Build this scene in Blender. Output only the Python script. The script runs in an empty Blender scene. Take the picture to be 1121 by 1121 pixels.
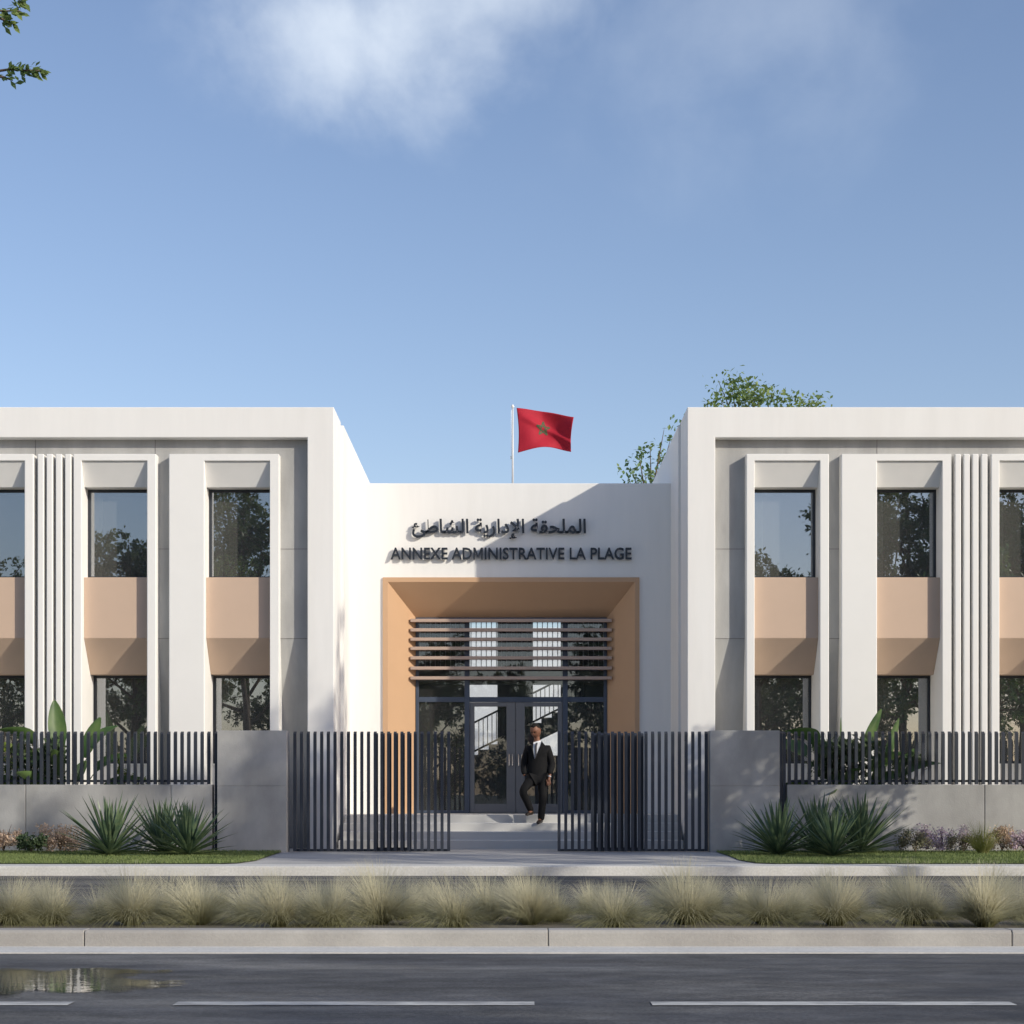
import bpy, bmesh, math, random
from mathutils import Vector, Matrix, Quaternion, noise
sc = bpy.context.scene
C = sc.collection
F = 1900.0                      # focal length in photograph pixels (photo is 1121 wide)
CH = 0.96                       # camera height above the pavement
# ---------------------------------------------------------------- camera
cam_d = bpy.data.cameras.new('camera'); cam = bpy.data.objects.new('camera', cam_d); C.objects.link(cam)
cam.location = (0, 0, CH); cam.rotation_euler = (math.pi/2, 0, 0)
cam_d.sensor_width = 36; cam_d.lens = F/1121*36
cam_d.shift_y = (868-560.5)/1121
cam_d.clip_start = 0.1; cam_d.clip_end = 3000
sc.camera = cam
# ---------------------------------------------------------------- light
SUN = Vector((1.367, -1.0, 0.778)).normalized()
sl = bpy.data.lights.new('sun', 'SUN'); so = bpy.data.objects.new('sun', sl); C.objects.link(so)
sl.energy = 3.85; sl.angle = math.radians(0.6); sl.color = (1.0, 0.93, 0.79)
so.rotation_euler = SUN.to_track_quat('Z', 'Y').to_euler(); so.location = (20, -10, 20)
W = bpy.data.worlds.new('World'); sc.world = W; W.use_nodes = True
nt = W.node_tree; N = nt.nodes; L = nt.links
bg = N['Background']; bg.inputs['Strength'].default_value = 0.140
sky = N.new('ShaderNodeTexSky'); sky.sky_type = 'NISHITA'; sky.sun_disc = False
sky.sun_elevation = math.asin(SUN.z); sky.sun_rotation = math.atan2(SUN.x, SUN.y)
sky.air_density = 1.1; sky.dust_density = 0.8; sky.ozone_density = 3.2; sky.altitude = 0
tc = N.new('ShaderNodeTexCoord')
def wm(op, a, b=None, c=None):
    n = N.new('ShaderNodeMath'); n.operation = op
    for i, v in enumerate((a, b, c)):
        if v is None: continue
        if isinstance(v, (int, float)): n.inputs[i].default_value = v
        else: L.new(v, n.inputs[i])
    return n.outputs[0]
nz = N.new('ShaderNodeTexNoise'); nz.inputs['Scale'].default_value = 9.0; nz.inputs['Detail'].default_value = 6; nz.inputs['Roughness'].default_value = .54
nz.inputs['Distortion'].default_value = .15
L.new(tc.outputs['Generated'], nz.inputs['Vector'])
def cloud(direction, r0, r1, lo, hi, amt, stretch=(1, 1, 1)):
    d = Vector(direction).normalized()
    s = N.new('ShaderNodeVectorMath'); s.operation = 'SUBTRACT'; L.new(tc.outputs['Generated'], s.inputs[0]); s.inputs[1].default_value = d
    m = N.new('ShaderNodeVectorMath'); m.operation = 'MULTIPLY'; L.new(s.outputs[0], m.inputs[0]); m.inputs[1].default_value = stretch
    ln = N.new('ShaderNodeVectorMath'); ln.operation = 'LENGTH'; L.new(m.outputs[0], ln.inputs[0])
    a = N.new('ShaderNodeMapRange'); a.interpolation_type = 'SMOOTHSTEP'; L.new(ln.outputs['Value'], a.inputs['Value'])
    a.inputs['From Min'].default_value = r1; a.inputs['From Max'].default_value = r0; a.inputs['To Min'].default_value = 0; a.inputs['To Max'].default_value = 1
    t = wm('ADD', nz.outputs['Fac'], wm('MULTIPLY', wm('SUBTRACT', a.outputs[0], .5), .42))
    b = N.new('ShaderNodeMapRange'); b.interpolation_type = 'SMOOTHSTEP'; L.new(t, b.inputs['Value'])
    b.inputs['From Min'].default_value = lo; b.inputs['From Max'].default_value = hi
    return wm('MULTIPLY', wm('MULTIPLY', b.outputs[0], a.outputs[0]), amt)
c1 = cloud((-.072, 1, .445), .0, .145, .40, .80, .74, (.75, .5, 1.15))
c1b = cloud((.0, 1, .465), .0, .09, .40, .82, .60, (.6, .5, 1.2))
c2 = cloud((.13, 1, .44), .0, .16, .42, .92, .24, (.65, .5, 1.1))
# soft clouds over the rest of the sky (behind and above)
sepw = N.new('ShaderNodeSeparateXYZ'); L.new(tc.outputs['Generated'], sepw.inputs[0])
cf = N.new('ShaderNodeMapRange'); L.new(nz.outputs['Fac'], cf.inputs['Value']); cf.inputs['From Min'].default_value = .55; cf.inputs['From Max'].default_value = .8
hi_ = N.new('ShaderNodeMapRange'); L.new(sepw.outputs['Z'], hi_.inputs['Value']); hi_.inputs['From Min'].default_value = .45; hi_.inputs['From Max'].default_value = .7
cg = wm('MULTIPLY', wm('MULTIPLY', cf.outputs[0], hi_.outputs[0]), .5)
tot = wm('MINIMUM', wm('ADD', wm('MAXIMUM', wm('MAXIMUM', c1, c1b), c2), cg), 1.0)
tint = N.new('ShaderNodeMix'); tint.data_type = 'RGBA'; tint.blend_type = 'MULTIPLY'; tint.inputs['Factor'].default_value = 1
L.new(sky.outputs[0], tint.inputs['A']); tint.inputs['B'].default_value = (1.30, 1.13, 1.11, 1)
mixc = N.new('ShaderNodeMix'); mixc.data_type = 'RGBA'; L.new(tot, mixc.inputs['Factor'])
L.new(tint.outputs['Result'], mixc.inputs['A']); mixc.inputs['B'].default_value = (6.6, 7.2, 7.9, 1)
L.new(mixc.outputs['Result'], bg.inputs['Color'])
sc.view_settings.view_transform = 'Standard'; sc.view_settings.look = 'None'
sc.view_settings.exposure = 0.0; sc.view_settings.gamma = 1.0
# ---------------------------------------------------------------- helpers
def PX(px, d): return (px-560.5)*d/F
def PZ(py, d): return CH+(868-py)*d/F
def tag(o, label=None, cat=None, group=None, kind=None):
    if label: o['label'] = label
    if cat: o['category'] = cat
    if group: o['group'] = group
    if kind: o['kind'] = kind
    return o
class MB:
    def __init__(s): s.v = []; s.f = []; s.mi = []
    def add(s, vs, fs, mi=0):
        n = len(s.v); s.v += [tuple(p) for p in vs]
        for f in fs: s.f.append(tuple(n+i for i in f)); s.mi.append(mi)
        return s
    def box(s, x0, x1, y0, y1, z0, z1, mi=0):
        if x0 > x1: x0, x1 = x1, x0
        if y0 > y1: y0, y1 = y1, y0
        if z0 > z1: z0, z1 = z1, z0
        return s.add([(x0,y0,z0),(x1,y0,z0),(x1,y1,z0),(x0,y1,z0),(x0,y0,z1),(x1,y0,z1),(x1,y1,z1),(x0,y1,z1)],
              [(0,3,2,1),(4,5,6,7),(0,1,5,4),(1,2,6,5),(2,3,7,6),(3,0,4,7)], mi)
    def extr(s, pts, x0, x1, mi=0):       # polygon in (y,z), extruded along x
        n = len(pts)
        vs = [(x0, a, b) for a, b in pts]+[(x1, a, b) for a, b in pts]
        fs = [tuple(range(n-1, -1, -1)), tuple(range(n, 2*n))]+[(i, (i+1) % n, (i+1) % n+n, i+n) for i in range(n)]
        return s.add(vs, fs, mi)
    def tube(s, pts, rs, k=6, mi=0, cap=True):
        pts = [Vector(p) for p in pts]
        if isinstance(rs, (int, float)): rs = [rs]*len(pts)
        vs = []; fs = []; up = Vector((.31, .17, .93)).normalized()
        for i, p in enumerate(pts):
            t = (pts[min(i+1, len(pts)-1)]-pts[max(i-1, 0)]).normalized()
            if abs(t.dot(up)) > .97: up = Vector((1, 0, .1)).normalized()
            a = t.cross(up).normalized(); b = t.cross(a)
            for j in range(k):
                q = 2*math.pi*j/k; vs.append(p+(a*math.cos(q)+b*math.sin(q))*rs[i])
        for i in range(len(pts)-1):
            for j in range(k):
                fs.append((i*k+j, i*k+(j+1) % k, (i+1)*k+(j+1) % k, (i+1)*k+j))
        if cap: fs += [tuple(range(k-1, -1, -1)), tuple(range((len(pts)-1)*k, len(pts)*k))]
        return s.add(vs, fs, mi)
    def mesh(s, name, mats, smooth=False, fix=False):
        me = bpy.data.meshes.new(name); me.from_pydata(s.v, [], s.f)
        if not isinstance(mats, (list, tuple)): mats = [mats]
        for m in mats: me.materials.append(m)
        if len(mats) > 1: me.polygons.foreach_set('material_index', s.mi)
        if smooth: me.polygons.foreach_set('use_smooth', [True]*len(me.polygons))
        if fix:
            b = bmesh.new(); b.from_mesh(me); bmesh.ops.recalc_face_normals(b, faces=b.faces); b.to_mesh(me); b.free()
        me.update(); return me
    def build(s, name, mats, parent=None, bevel=0, smooth=False, loc=None, fix=True):
        me = s.mesh(name, mats, smooth, fix)
        o = bpy.data.objects.new(name, me); C.objects.link(o)
        if parent is not None: o.parent = parent
        if loc: o.location = loc
        if bevel:
            m = o.modifiers.new('bevel', 'BEVEL'); m.width = bevel; m.segments = 2; m.limit_method = 'ANGLE'; m.angle_limit = .6
        return o
def empty(name, loc=(0, 0, 0), rz=0):
    o = bpy.data.objects.new(name, None); C.objects.link(o); o.location = loc; o.rotation_euler = (0, 0, rz); o.empty_display_size = .2
    return o
def copy_tree(o, parent=None):
    c = o.copy(); C.objects.link(c)
    if parent is not None: c.parent = parent
    for ch in [x for x in bpy.data.objects if x.parent == o]: copy_tree(ch, c)
    return c
# ---------------------------------------------------------------- materials
def mat(name, col, rough=.8, var=.06, scale=3.0, bump=0.0, bscale=60, metal=0, spec=.4, var2=None, stretch=None, col2=None, thr=(.45, .62)):
    m = bpy.data.materials.new(name); m.use_nodes = True; t = m.node_tree; n = t.nodes; l = t.links
    p = n['Principled BSDF']; p.inputs['Roughness'].default_value = rough; p.inputs['Metallic'].default_value = metal
    p.inputs['Specular IOR Level'].default_value = spec
    co = n.new('ShaderNodeTexCoord'); mp = n.new('ShaderNodeMapping'); l.new(co.outputs['Object'], mp.inputs[0])
    if stretch: mp.inputs['Scale'].default_value = stretch
    a = n.new('ShaderNodeTexNoise'); a.inputs['Scale'].default_value = scale; a.inputs['Detail'].default_value = 7; a.inputs['Roughness'].default_value = .6
    l.new(mp.outputs[0], a.inputs['Vector'])
    r = n.new('ShaderNodeMapRange'); l.new(a.outputs['Fac'], r.inputs['Value']); r.inputs['From Min'].default_value = .3; r.inputs['From Max'].default_value = .7
    r.inputs['To Min'].default_value = 1-var; r.inputs['To Max'].default_value = 1+var
    base = n.new('ShaderNodeRGB'); base.outputs[0].default_value = (*col, 1); src = base.outputs[0]
    if col2:
        b = n.new('ShaderNodeTexNoise'); b.inputs['Scale'].default_value = scale*.37; b.inputs['Detail'].default_value = 5; l.new(mp.outputs[0], b.inputs['Vector'])
        rr = n.new('ShaderNodeMapRange'); l.new(b.outputs['Fac'], rr.inputs['Value']); rr.inputs['From Min'].default_value = thr[0]; rr.inputs['From Max'].default_value = thr[1]
        mx = n.new('ShaderNodeMix'); mx.data_type = 'RGBA'; l.new(rr.outputs[0], mx.inputs['Factor']); l.new(src, mx.inputs['A']); mx.inputs['B'].default_value = (*col2, 1); src = mx.outputs['Result']
    h = n.new('ShaderNodeVectorMath'); h.operation = 'SCALE'; l.new(src, h.inputs[0]); l.new(r.outputs[0], h.inputs['Scale'])
    l.new(h.outputs[0], p.inputs['Base Color'])
    if bump:
        c = n.new('ShaderNodeTexNoise'); c.inputs['Scale'].default_value = bscale; c.inputs['Detail'].default_value = 4; l.new(co.outputs['Object'], c.inputs['Vector'])
        bp = n.new('ShaderNodeBump'); bp.inputs['Strength'].default_value = bump; bp.inputs['Distance'].default_value = .01; l.new(c.outputs['Fac'], bp.inputs['Height']); l.new(bp.outputs[0], p.inputs['Normal'])
    return m
def leafmat(name, col, col2, trans=.35, rough=.5, scale=1.5, spec=.35):
    m = bpy.data.materials.new(name); m.use_nodes = True; t = m.node_tree; n = t.nodes; l = t.links
    p = n['Principled BSDF']; out = n['Material Output']; p.inputs['Roughness'].default_value = rough; p.inputs['Specular IOR Level'].default_value = spec
    co = n.new('ShaderNodeTexCoord'); a = n.new('ShaderNodeTexNoise'); a.inputs['Scale'].default_value = scale; a.inputs['Detail'].default_value = 3
    l.new(co.outputs['Object'], a.inputs['Vector'])
    r = n.new('ShaderNodeMapRange'); l.new(a.outputs['Fac'], r.inputs['Value']); r.inputs['From Min'].default_value = .35; r.inputs['From Max'].default_value = .65
    mx = n.new('ShaderNodeMix'); mx.data_type = 'RGBA'; l.new(r.outputs[0], mx.inputs['Factor']); mx.inputs['A'].default_value = (*col, 1); mx.inputs['B'].default_value = (*col2, 1)
    l.new(mx.outputs['Result'], p.inputs['Base Color'])
    tr = n.new('ShaderNodeBsdfTranslucent'); l.new(mx.outputs['Result'], tr.inputs['Color'])
    ms = n.new('ShaderNodeMixShader'); ms.inputs[0].default_value = trans; l.new(p.outputs[0], ms.inputs[1]); l.new(tr.outputs[0], ms.inputs[2]); l.new(ms.outputs[0], out.inputs['Surface'])
    return m
def glassmat(name, refl, tint, gl=(.86, .89, .93), film=.12):
    m = bpy.data.materials.new(name); m.use_nodes = True; t = m.node_tree; n = t.nodes; l = t.links; out = n['Material Output']; n.remove(n['Principled BSDF'])
    g = n.new('ShaderNodeBsdfGlossy'); g.inputs['Roughness'].default_value = 0.0; g.inputs['Color'].default_value = (*gl, 1)
    co = n.new('ShaderNodeTexCoord'); a = n.new('ShaderNodeTexNoise'); a.inputs['Scale'].default_value = 1.3; l.new(co.outputs['Object'], a.inputs['Vector'])
    bp = n.new('ShaderNodeBump'); bp.inputs['Strength'].default_value = .02; bp.inputs['Distance'].default_value = .02; l.new(a.outputs['Fac'], bp.inputs['Height']); l.new(bp.outputs[0], g.inputs['Normal'])
    tr = n.new('ShaderNodeBsdfTransparent'); tr.inputs['Color'].default_value = (*tint, 1)
    ly = n.new('ShaderNodeLayerWeight'); ly.inputs['Blend'].default_value = .15
    ad = n.new('ShaderNodeMath'); ad.operation = 'ADD'; ad.use_clamp = True; l.new(ly.outputs['Fresnel'], ad.inputs[0]); ad.inputs[1].default_value = refl
    ms = n.new('ShaderNodeMixShader'); l.new(ad.outputs[0], ms.inputs[0]); l.new(tr.outputs[0], ms.inputs[1]); l.new(g.outputs[0], ms.inputs[2])
    df = n.new('ShaderNodeBsdfDiffuse'); df.inputs['Color'].default_value = (.42, .42, .40, 1); m2 = n.new('ShaderNodeMixShader'); m2.inputs[0].default_value = film
    l.new(ms.outputs[0], m2.inputs[1]); l.new(df.outputs[0], m2.inputs[2]); l.new(m2.outputs[0], out.inputs['Surface'])
    return m
M_white = mat('white_render', (.80, .788, .765), .85, .022, 1.6, .10, 70, stretch=(3, 3, .35), col2=(.765, .75, .722), thr=(.5, .75))
M_whiteb = mat('white_fin_paint', (.80, .79, .765), .75, .02, 1.2)
M_head = mat('pale_grey_render', (.72, .71, .69), .85, .03, 2)
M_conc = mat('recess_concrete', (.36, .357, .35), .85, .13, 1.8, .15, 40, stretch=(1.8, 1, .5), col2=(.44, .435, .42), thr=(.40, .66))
M_wall = mat('wall_concrete', (.315, .312, .305), .85, .13, 2.2, .25, 45, stretch=(1.2, 1, .7), col2=(.41, .405, .395), thr=(.42, .62))
M_tan = mat('beige_panel', (.56, .415, .315), .55, .03, 1.5)
M_portal = mat('tan_portal', (.53, .335, .20), .5, .03, 1.2)
M_slat = mat('brown_slat', (.44, .33, .27), .5, .05, 2)
M_dark = mat('dark_metal', (.035, .040, .050), .42, .08, 3, metal=.2)
M_bar = mat('gate_bar_paint', (.040, .047, .062), .45, .10, 3, metal=.2)
M_blue = mat('slate_mullion', (.060, .078, .115), .4, .05, 3)
M_door = mat('grey_door_paint', (.15, .155, .165), .4, .05, 3)
M_steel = mat('steel', (.6, .6, .6), .25, .03, 3, metal=.9)
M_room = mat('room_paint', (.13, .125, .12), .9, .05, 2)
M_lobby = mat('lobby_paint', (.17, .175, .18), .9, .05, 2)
M_strip = mat('bright_strip_cream', (.62, .58, .50), .9, .04, 2)  # pale colour for the added bright strip inside the windows
M_step = mat('pale_step_stone', (.55, .545, .53), .7, .05, 2, .05, 60)
M_pave = mat('pavement_concrete', (.43, .42, .405), .75, .09, 1.5, .12, 70, col2=(.38, .375, .37))
M_kerb = mat('kerb_concrete', (.40, .385, .36), .8, .09, 2.5, .25, 90, col2=(.34, .325, .305))
M_kerbl = mat('kerb_pale', (.58, .57, .54), .8, .07, 2.5, .2, 90)
M_soil = mat('soil', (.14, .125, .10), .95, .3, 9, .6, 40)
M_lawn = mat('lawn_base', (.11, .14, .05), .9, .25, 9, .4, 120)
M_pole = mat('pole_paint', (.65, .65, .65), .4, .02, 2)
M_bark = mat('bark', (.12, .09, .065), .9, .25, 6, .5, 30)
M_line = mat('road_paint', (.50, .50, .48), .7, .18, 9, .1, 90, stretch=(1, 3, 1), col2=(.30, .30, .30))
M_let = mat('black_letter', (.025, .03, .04), .35, .05, 3, metal=.3)
M_joint = mat('joint', (.16, .155, .15), .9, .1, 3)
# asphalt with wear streaks and wet sheen
M_asp = mat('asphalt', (.070, .070, .073), .75, .22, 2.2, .5, 220, stretch=(.5, 1.8, 1), col2=(.105, .103, .10), thr=(.45, .62))
def add_rough_noise(m, lo, hi, sc_=(.4, 2, 1), s=1.1):
    n = m.node_tree.nodes; l = m.node_tree.links; p = n['Principled BSDF']
    co = n.new('ShaderNodeTexCoord'); mp = n.new('ShaderNodeMapping'); mp.inputs['Scale'].default_value = sc_; l.new(co.outputs['Object'], mp.inputs[0])
    a = n.new('ShaderNodeTexNoise'); a.inputs['Scale'].default_value = s; a.inputs['Detail'].default_value = 6; l.new(mp.outputs[0], a.inputs['Vector'])
    r = n.new('ShaderNodeMapRange'); l.new(a.outputs['Fac'], r.inputs['Value']); r.inputs['From Min'].default_value = .35; r.inputs['From Max'].default_value = .65
    r.inputs['To Min'].default_value = lo; r.inputs['To Max'].default_value = hi; l.new(r.outputs[0], p.inputs['Roughness'])
add_rough_noise(M_asp, .42, .85)
def speckle(m, scale, lo, hi, strt=(1, 1, 1)):
    n = m.node_tree.nodes; l = m.node_tree.links; p = n['Principled BSDF']; src = p.inputs['Base Color'].links[0].from_socket
    co = n.new('ShaderNodeTexCoord'); mp = n.new('ShaderNodeMapping'); mp.inputs['Scale'].default_value = strt; l.new(co.outputs['Object'], mp.inputs[0])
    a = n.new('ShaderNodeTexNoise'); a.inputs['Scale'].default_value = scale; a.inputs['Detail'].default_value = 3; l.new(mp.outputs[0], a.inputs['Vector'])
    r = n.new('ShaderNodeMapRange'); l.new(a.outputs['Fac'], r.inputs['Value']); r.inputs['From Min'].default_value = .3; r.inputs['From Max'].default_value = .72; r.inputs['To Min'].default_value = lo; r.inputs['To Max'].default_value = hi
    h = n.new('ShaderNodeVectorMath'); h.operation = 'SCALE'; l.new(src, h.inputs[0]); l.new(r.outputs[0], h.inputs['Scale']); l.new(h.outputs[0], p.inputs['Base Color'])
speckle(M_asp, 55, .65, 1.45); speckle(M_asp, 6, .68, 1.32, (.6, 1.2, 1)); speckle(M_asp, 1.3, .75, 1.2, (.5, 1.3, 1))
speckle(M_kerb, 60, .95, 1.05); speckle(M_kerbl, 40, .90, 1.1); speckle(M_pave, 30, .9, 1.1)
# ---------------------------------------------------------------- ground
ZR = -0.12
def sheet(name, x0, x1, y0, y1, z, m, n=1):
    b = MB(); b.add([(x0,y0,z),(x1,y0,z),(x1,y1,z),(x0,y1,z)], [(0,1,2,3)])
    return tag(b.build(name, m, fix=False), kind='structure')
M_earth = mat('earth', (.10, .095, .07), .95, .25, .6, col2=(.07, .09, .045))
sheet('ground', -900, 900, -900, 900, ZR-.03, M_earth)
sheet('road', -80, 80, 2.6, 11.66, ZR, M_asp)
sheet('road', -80, 80, 15.4, 22.6, ZR, M_asp)
g = MB(); g.box(-80, 80, 11.66, 12.14, ZR-.1, ZR+.008); tag(g.build('gutter', M_kerbl), kind='structure')
# near kerb: stones with joints
k = MB(); xs = PX(92, 12.14); step = PX(600, 12.14)-xs
for i in range(-24, 24):
    a = xs+i*step+.003; b_ = a+step-.006
    k.extr([(12.14, ZR-.08), (12.14, -.018), (12.158, 0.0), (12.33, 0.0), (12.33, ZR-.08)], a, b_)
tag(k.build('kerb', M_kerb, bevel=.006), kind='structure')
k = MB(); k.box(-80, 80, 12.335, 15.395, ZR-.08, -.03); tag(k.build('planting_bed', M_soil), kind='structure')
k = MB(); k.box(-80, 80, 22.6, 23.3, ZR-.08, .004); tag(k.build('pavement_kerb', M_kerbl, bevel=.012), kind='structure')
k = MB(); k.box(-80, 80, 23.3, 60, ZR-.08, 0.0); tag(k.build('pavement', M_pave), kind='structure')
k = MB(); k.box(-80, 80, -2.2, 2.6, ZR-.08, 0.0); tag(k.build('pavement', M_pave), kind='structure')
for x0p, x1p in ((-330, 78), (192, 585), (713, 1109), (1240, 1640)):
    d = 8.88; x0 = PX(x0p, d); x1 = PX(x1p, d)
    b = MB(); b.add([(x0,8.80,ZR+.004),(x1,8.80,ZR+.004),(x1,8.95,ZR+.004),(x0,8.95,ZR+.004)], [(0,1,2,3)])
    tag(b.build('road_marking', M_line, fix=False), kind='structure')
# puddle
M_pud = bpy.data.materials.new('water_film'); M_pud.use_nodes = True
_n = M_pud.node_tree.nodes; _l = M_pud.node_tree.links; _p = _n['Principled BSDF']
_p.inputs['Base Color'].default_value = (.03, .032, .033, 1); _p.inputs['Roughness'].default_value = .03; _p.inputs['IOR'].default_value = 1.45
_p.inputs['Specular IOR Level'].default_value = .9
_a = _n.new('ShaderNodeTexNoise'); _a.inputs['Scale'].default_value = 14; _co = _n.new('ShaderNodeTexCoord'); _l.new(_co.outputs['Object'], _a.inputs['Vector'])
_b = _n.new('ShaderNodeBump'); _b.inputs['Strength'].default_value = .05; _b.inputs['Distance'].default_value = .01; _l.new(_a.outputs['Fac'], _b.inputs['Height']); _l.new(_b.outputs[0], _p.inputs['Normal'])
_tr = _n.new('ShaderNodeBsdfTransparent'); _ms = _n.new('ShaderNodeMixShader'); _mp = _n.new('ShaderNodeMapping'); _mp.vector_type = 'POINT'
_sp = _n.new('ShaderNodeSeparateXYZ'); _l.new(_co.outputs['UV'], _sp.inputs[0])
_nz = _n.new('ShaderNodeTexNoise'); _nz.inputs['Scale'].default_value = 3.5; _nz.inputs['Detail'].default_value = 6; _l.new(_co.outputs['Object'], _nz.inputs['Vector'])
_ad = _n.new('ShaderNodeMath'); _ad.operation = 'MULTIPLY_ADD'; _l.new(_nz.outputs['Fac'], _ad.inputs[0]); _ad.inputs[1].default_value = 1.3; _l.new(_sp.outputs['X'], _ad.inputs[2])
_mr = _n.new('ShaderNodeMapRange'); _mr.interpolation_type = 'SMOOTHSTEP'; _l.new(_ad.outputs[0], _mr.inputs['Value']); _mr.inputs['From Min'].default_value = 1.62; _mr.inputs['From Max'].default_value = 1.25; _mr.inputs['To Min'].default_value = 0; _mr.inputs['To Max'].default_value = .95
_l.new(_mr.outputs[0], _ms.inputs[0]); _l.new(_tr.outputs[0], _ms.inputs[1]); _l.new(_p.outputs[0], _ms.inputs[2]); _l.new(_ms.outputs[0], _n['Material Output'].inputs['Surface'])
rp = random.Random(4)
def puddle(cx, cy, rx, ry, seed):
    b = MB(); n = 60; r_ = random.Random(seed); ph = [r_.uniform(0, 6.28) for _ in range(6)]
    vs = []
    for i in range(n):
        q = 2*math.pi*i/n; w = 1+.16*math.sin(2*q+ph[0])+.1*math.sin(5*q+ph[1])+.06*math.sin(9*q+ph[2])
        vs.append((cx+rx*w*math.cos(q), cy+ry*w*math.sin(q), ZR+.003))
    b.add([(cx, cy, ZR+.003)]+vs, [(0, 1+i, 1+(i+1) % n) for i in range(n)])
    o = b.build('puddle', M_pud, fix=False); uv = o.data.uv_layers.new(name='radius')
    for lp in o.data.loops: uv.data[lp.index].uv = (0 if lp.vertex_index == 0 else 1, 0)
    tag(o, kind='structure')
puddle(PX(20, 9.9), 9.95, .80, .95, 3)
# lawns
def lawn_base(pts, z=.012):
    b = MB(); b.add([(x, y, z) for x, y in pts], [tuple(range(len(pts)))]); tag(b.build('lawn_ground', M_lawn, fix=False), kind='structure')
LL = [(-14, 23.32), (-3.95, 23.32), (-3.72, 23.55), (-3.60, 24.4), (-3.66, 26.2), (-3.72, 28.2), (-14, 28.2)]
LR = [(14, 28.2), (3.3, 28.2), (3.28, 26.2), (3.22, 24.6), (3.32, 23.6), (3.6, 23.32), (14, 23.32)]
lawn_base(LL); lawn_base(LR)
M_grass = leafmat('grass_blade', (.15, .205, .065), (.22, .27, .10), .3, .6, 3)
def inside(x, y, poly):
    c = False; j = len(poly)-1
    for i in range(len(poly)):
        xi, yi = poly[i]; xj, yj = poly[j]
        if (yi > y) != (yj > y) and x < (xj-xi)*(y-yi)/(yj-yi)+xi: c = not c
        j = i
    return c
def lawn(poly, xr, n, seed):
    r = random.Random(seed); b = MB()
    for _ in range(n):
        x = r.uniform(*xr); y = r.uniform(23.34, 28.0)
        if not inside(x, y, poly): continue
        h = r.uniform(.025, .05); q = r.uniform(0, 6.28); w = .006; dx, dy = math.cos(q)*w, math.sin(q)*w
        lx, ly = r.gauss(0, .012), r.gauss(0, .012)
        b.add([(x-dx, y-dy, .01), (x+dx, y+dy, .01), (x+lx, y+ly, .01+h)], [(0, 1, 2)])
    tag(b.build('grass', M_grass, fix=False), 'short mown green lawn in front of the low concrete wall, %s of the gateway' % ('left' if xr[0] < 0 else 'right'), 'grass', kind='stuff')
lawn(LL, (-9, -3.5), 38000, 1); lawn(LR, (3.1, 9), 38000, 2)
# ================================================================ BUILDING
DW = 29.7; SW = F/DW
XL = PX(365.5, DW); XR = PX(752.5, DW)
ZT = PZ(445.6, DW); ZB = PZ(479, DW); XLi = PX(336.5, DW); XRi = PX(783, DW)
BLD = empty('administrative_building', (0, DW, 0))
tag(BLD, 'white two storey administrative building with tan window panels and central tan entrance portal', 'building')
BI = Vector((0, -DW, 0))
def bp(b, name, m, parent=BLD, bevel=0, label=None, smooth=False):
    o = b.build(name, m, parent, bevel, smooth); o.location = BI if parent is BLD else (0, 0, 0)
    if label: o['label'] = label
    return o
XO = 15.0
# white front frames
def frame_mesh(x0, x1, xj0, xj1):
    b = MB(); b.box(x0, x1, DW, DW+1.2, ZB, ZT)
    b.box(xj0, xj1, DW, DW+1.2, -.05, ZB-.0005)
    return b
for side in (-1, 1):
    b = MB()
    if side < 0:
        pts = [(-XO, ZT), (-XO, ZB), (XLi, ZB), (XLi, -.05), (XL, -.05), (XL, ZT)]
    else:
        pts = [(XO, ZT), (XR, ZT), (XR, -.05), (XRi, -.05), (XRi, ZB), (XO, ZB)]
    n = len(pts)
    vs = [(x, DW, z) for x, z in pts]+[(x, DW+1.2, z) for x, z in pts]
    if side < 0: front = [(0, 1, 2, 5), (2, 3, 4, 5)]
    else: front = [(0, 1, 4, 5), (1, 2, 3, 4)]
    fs = front+[tuple(i+n for i in f[::-1]) for f in front]+[(i, i+n, (i+1) % n+n, (i+1) % n) for i in range(n)]
    b.add(vs, fs); bp(b, 'wing_frame', M_white, bevel=.012)
# recess concrete: upper vertical, sloping back below first floor line, lower vertical
z1 = PZ(699, DW+.19); z2 = PZ(812, DW+.50)
for side in (-1, 1):
    b = MB(); x0, x1 = (-XO, XLi+.02) if side < 0 else (XRi-.02, XO)
    prof = [(DW+.19, ZT-.2), (DW+.19, z1), (DW+.50, z2), (DW+.50, -.05), (DW+.62, -.05), (DW+.62, z2), (DW+.34, z1), (DW+.34, ZT-.2)]
    # panels between window openings so the windows stay open
    segs = []
    ops = [PX(p, DW) for p in ((-178.5, -44.5, 89.5, 224) if side < 0 else (826, 960, 1094, 1228))]
    Wd = 71.5/SW; cur = x0
    for ox in ops:
        segs.append((cur, ox-.03)); cur = ox+Wd+.03
    segs.append((cur, x1))
    for a, c in segs:
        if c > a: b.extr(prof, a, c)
    # strip above windows
    zt = PZ(500, DW)
    for ox in ops: b.box(ox-.03, ox+Wd+.03, DW+.19, DW+.34, zt, ZT-.2)
    for zz in (PZ(601, DW+.19), z1):
        for a, c in segs: b.box(a, c, DW+.186, DW+.195, zz-.004, zz+.004, 1)
    for px in ((39, 170) if side < 0 else (960,)):
        X = PX(px, DW+.19); b.box(X-.004, X+.004, DW+.186, DW+.195, PZ(497, DW), ZB, 1)
    bp(b, 'recessed_wall', [M_conc, M_joint], label='grey concrete wall recessed behind the white surrounds')
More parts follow.
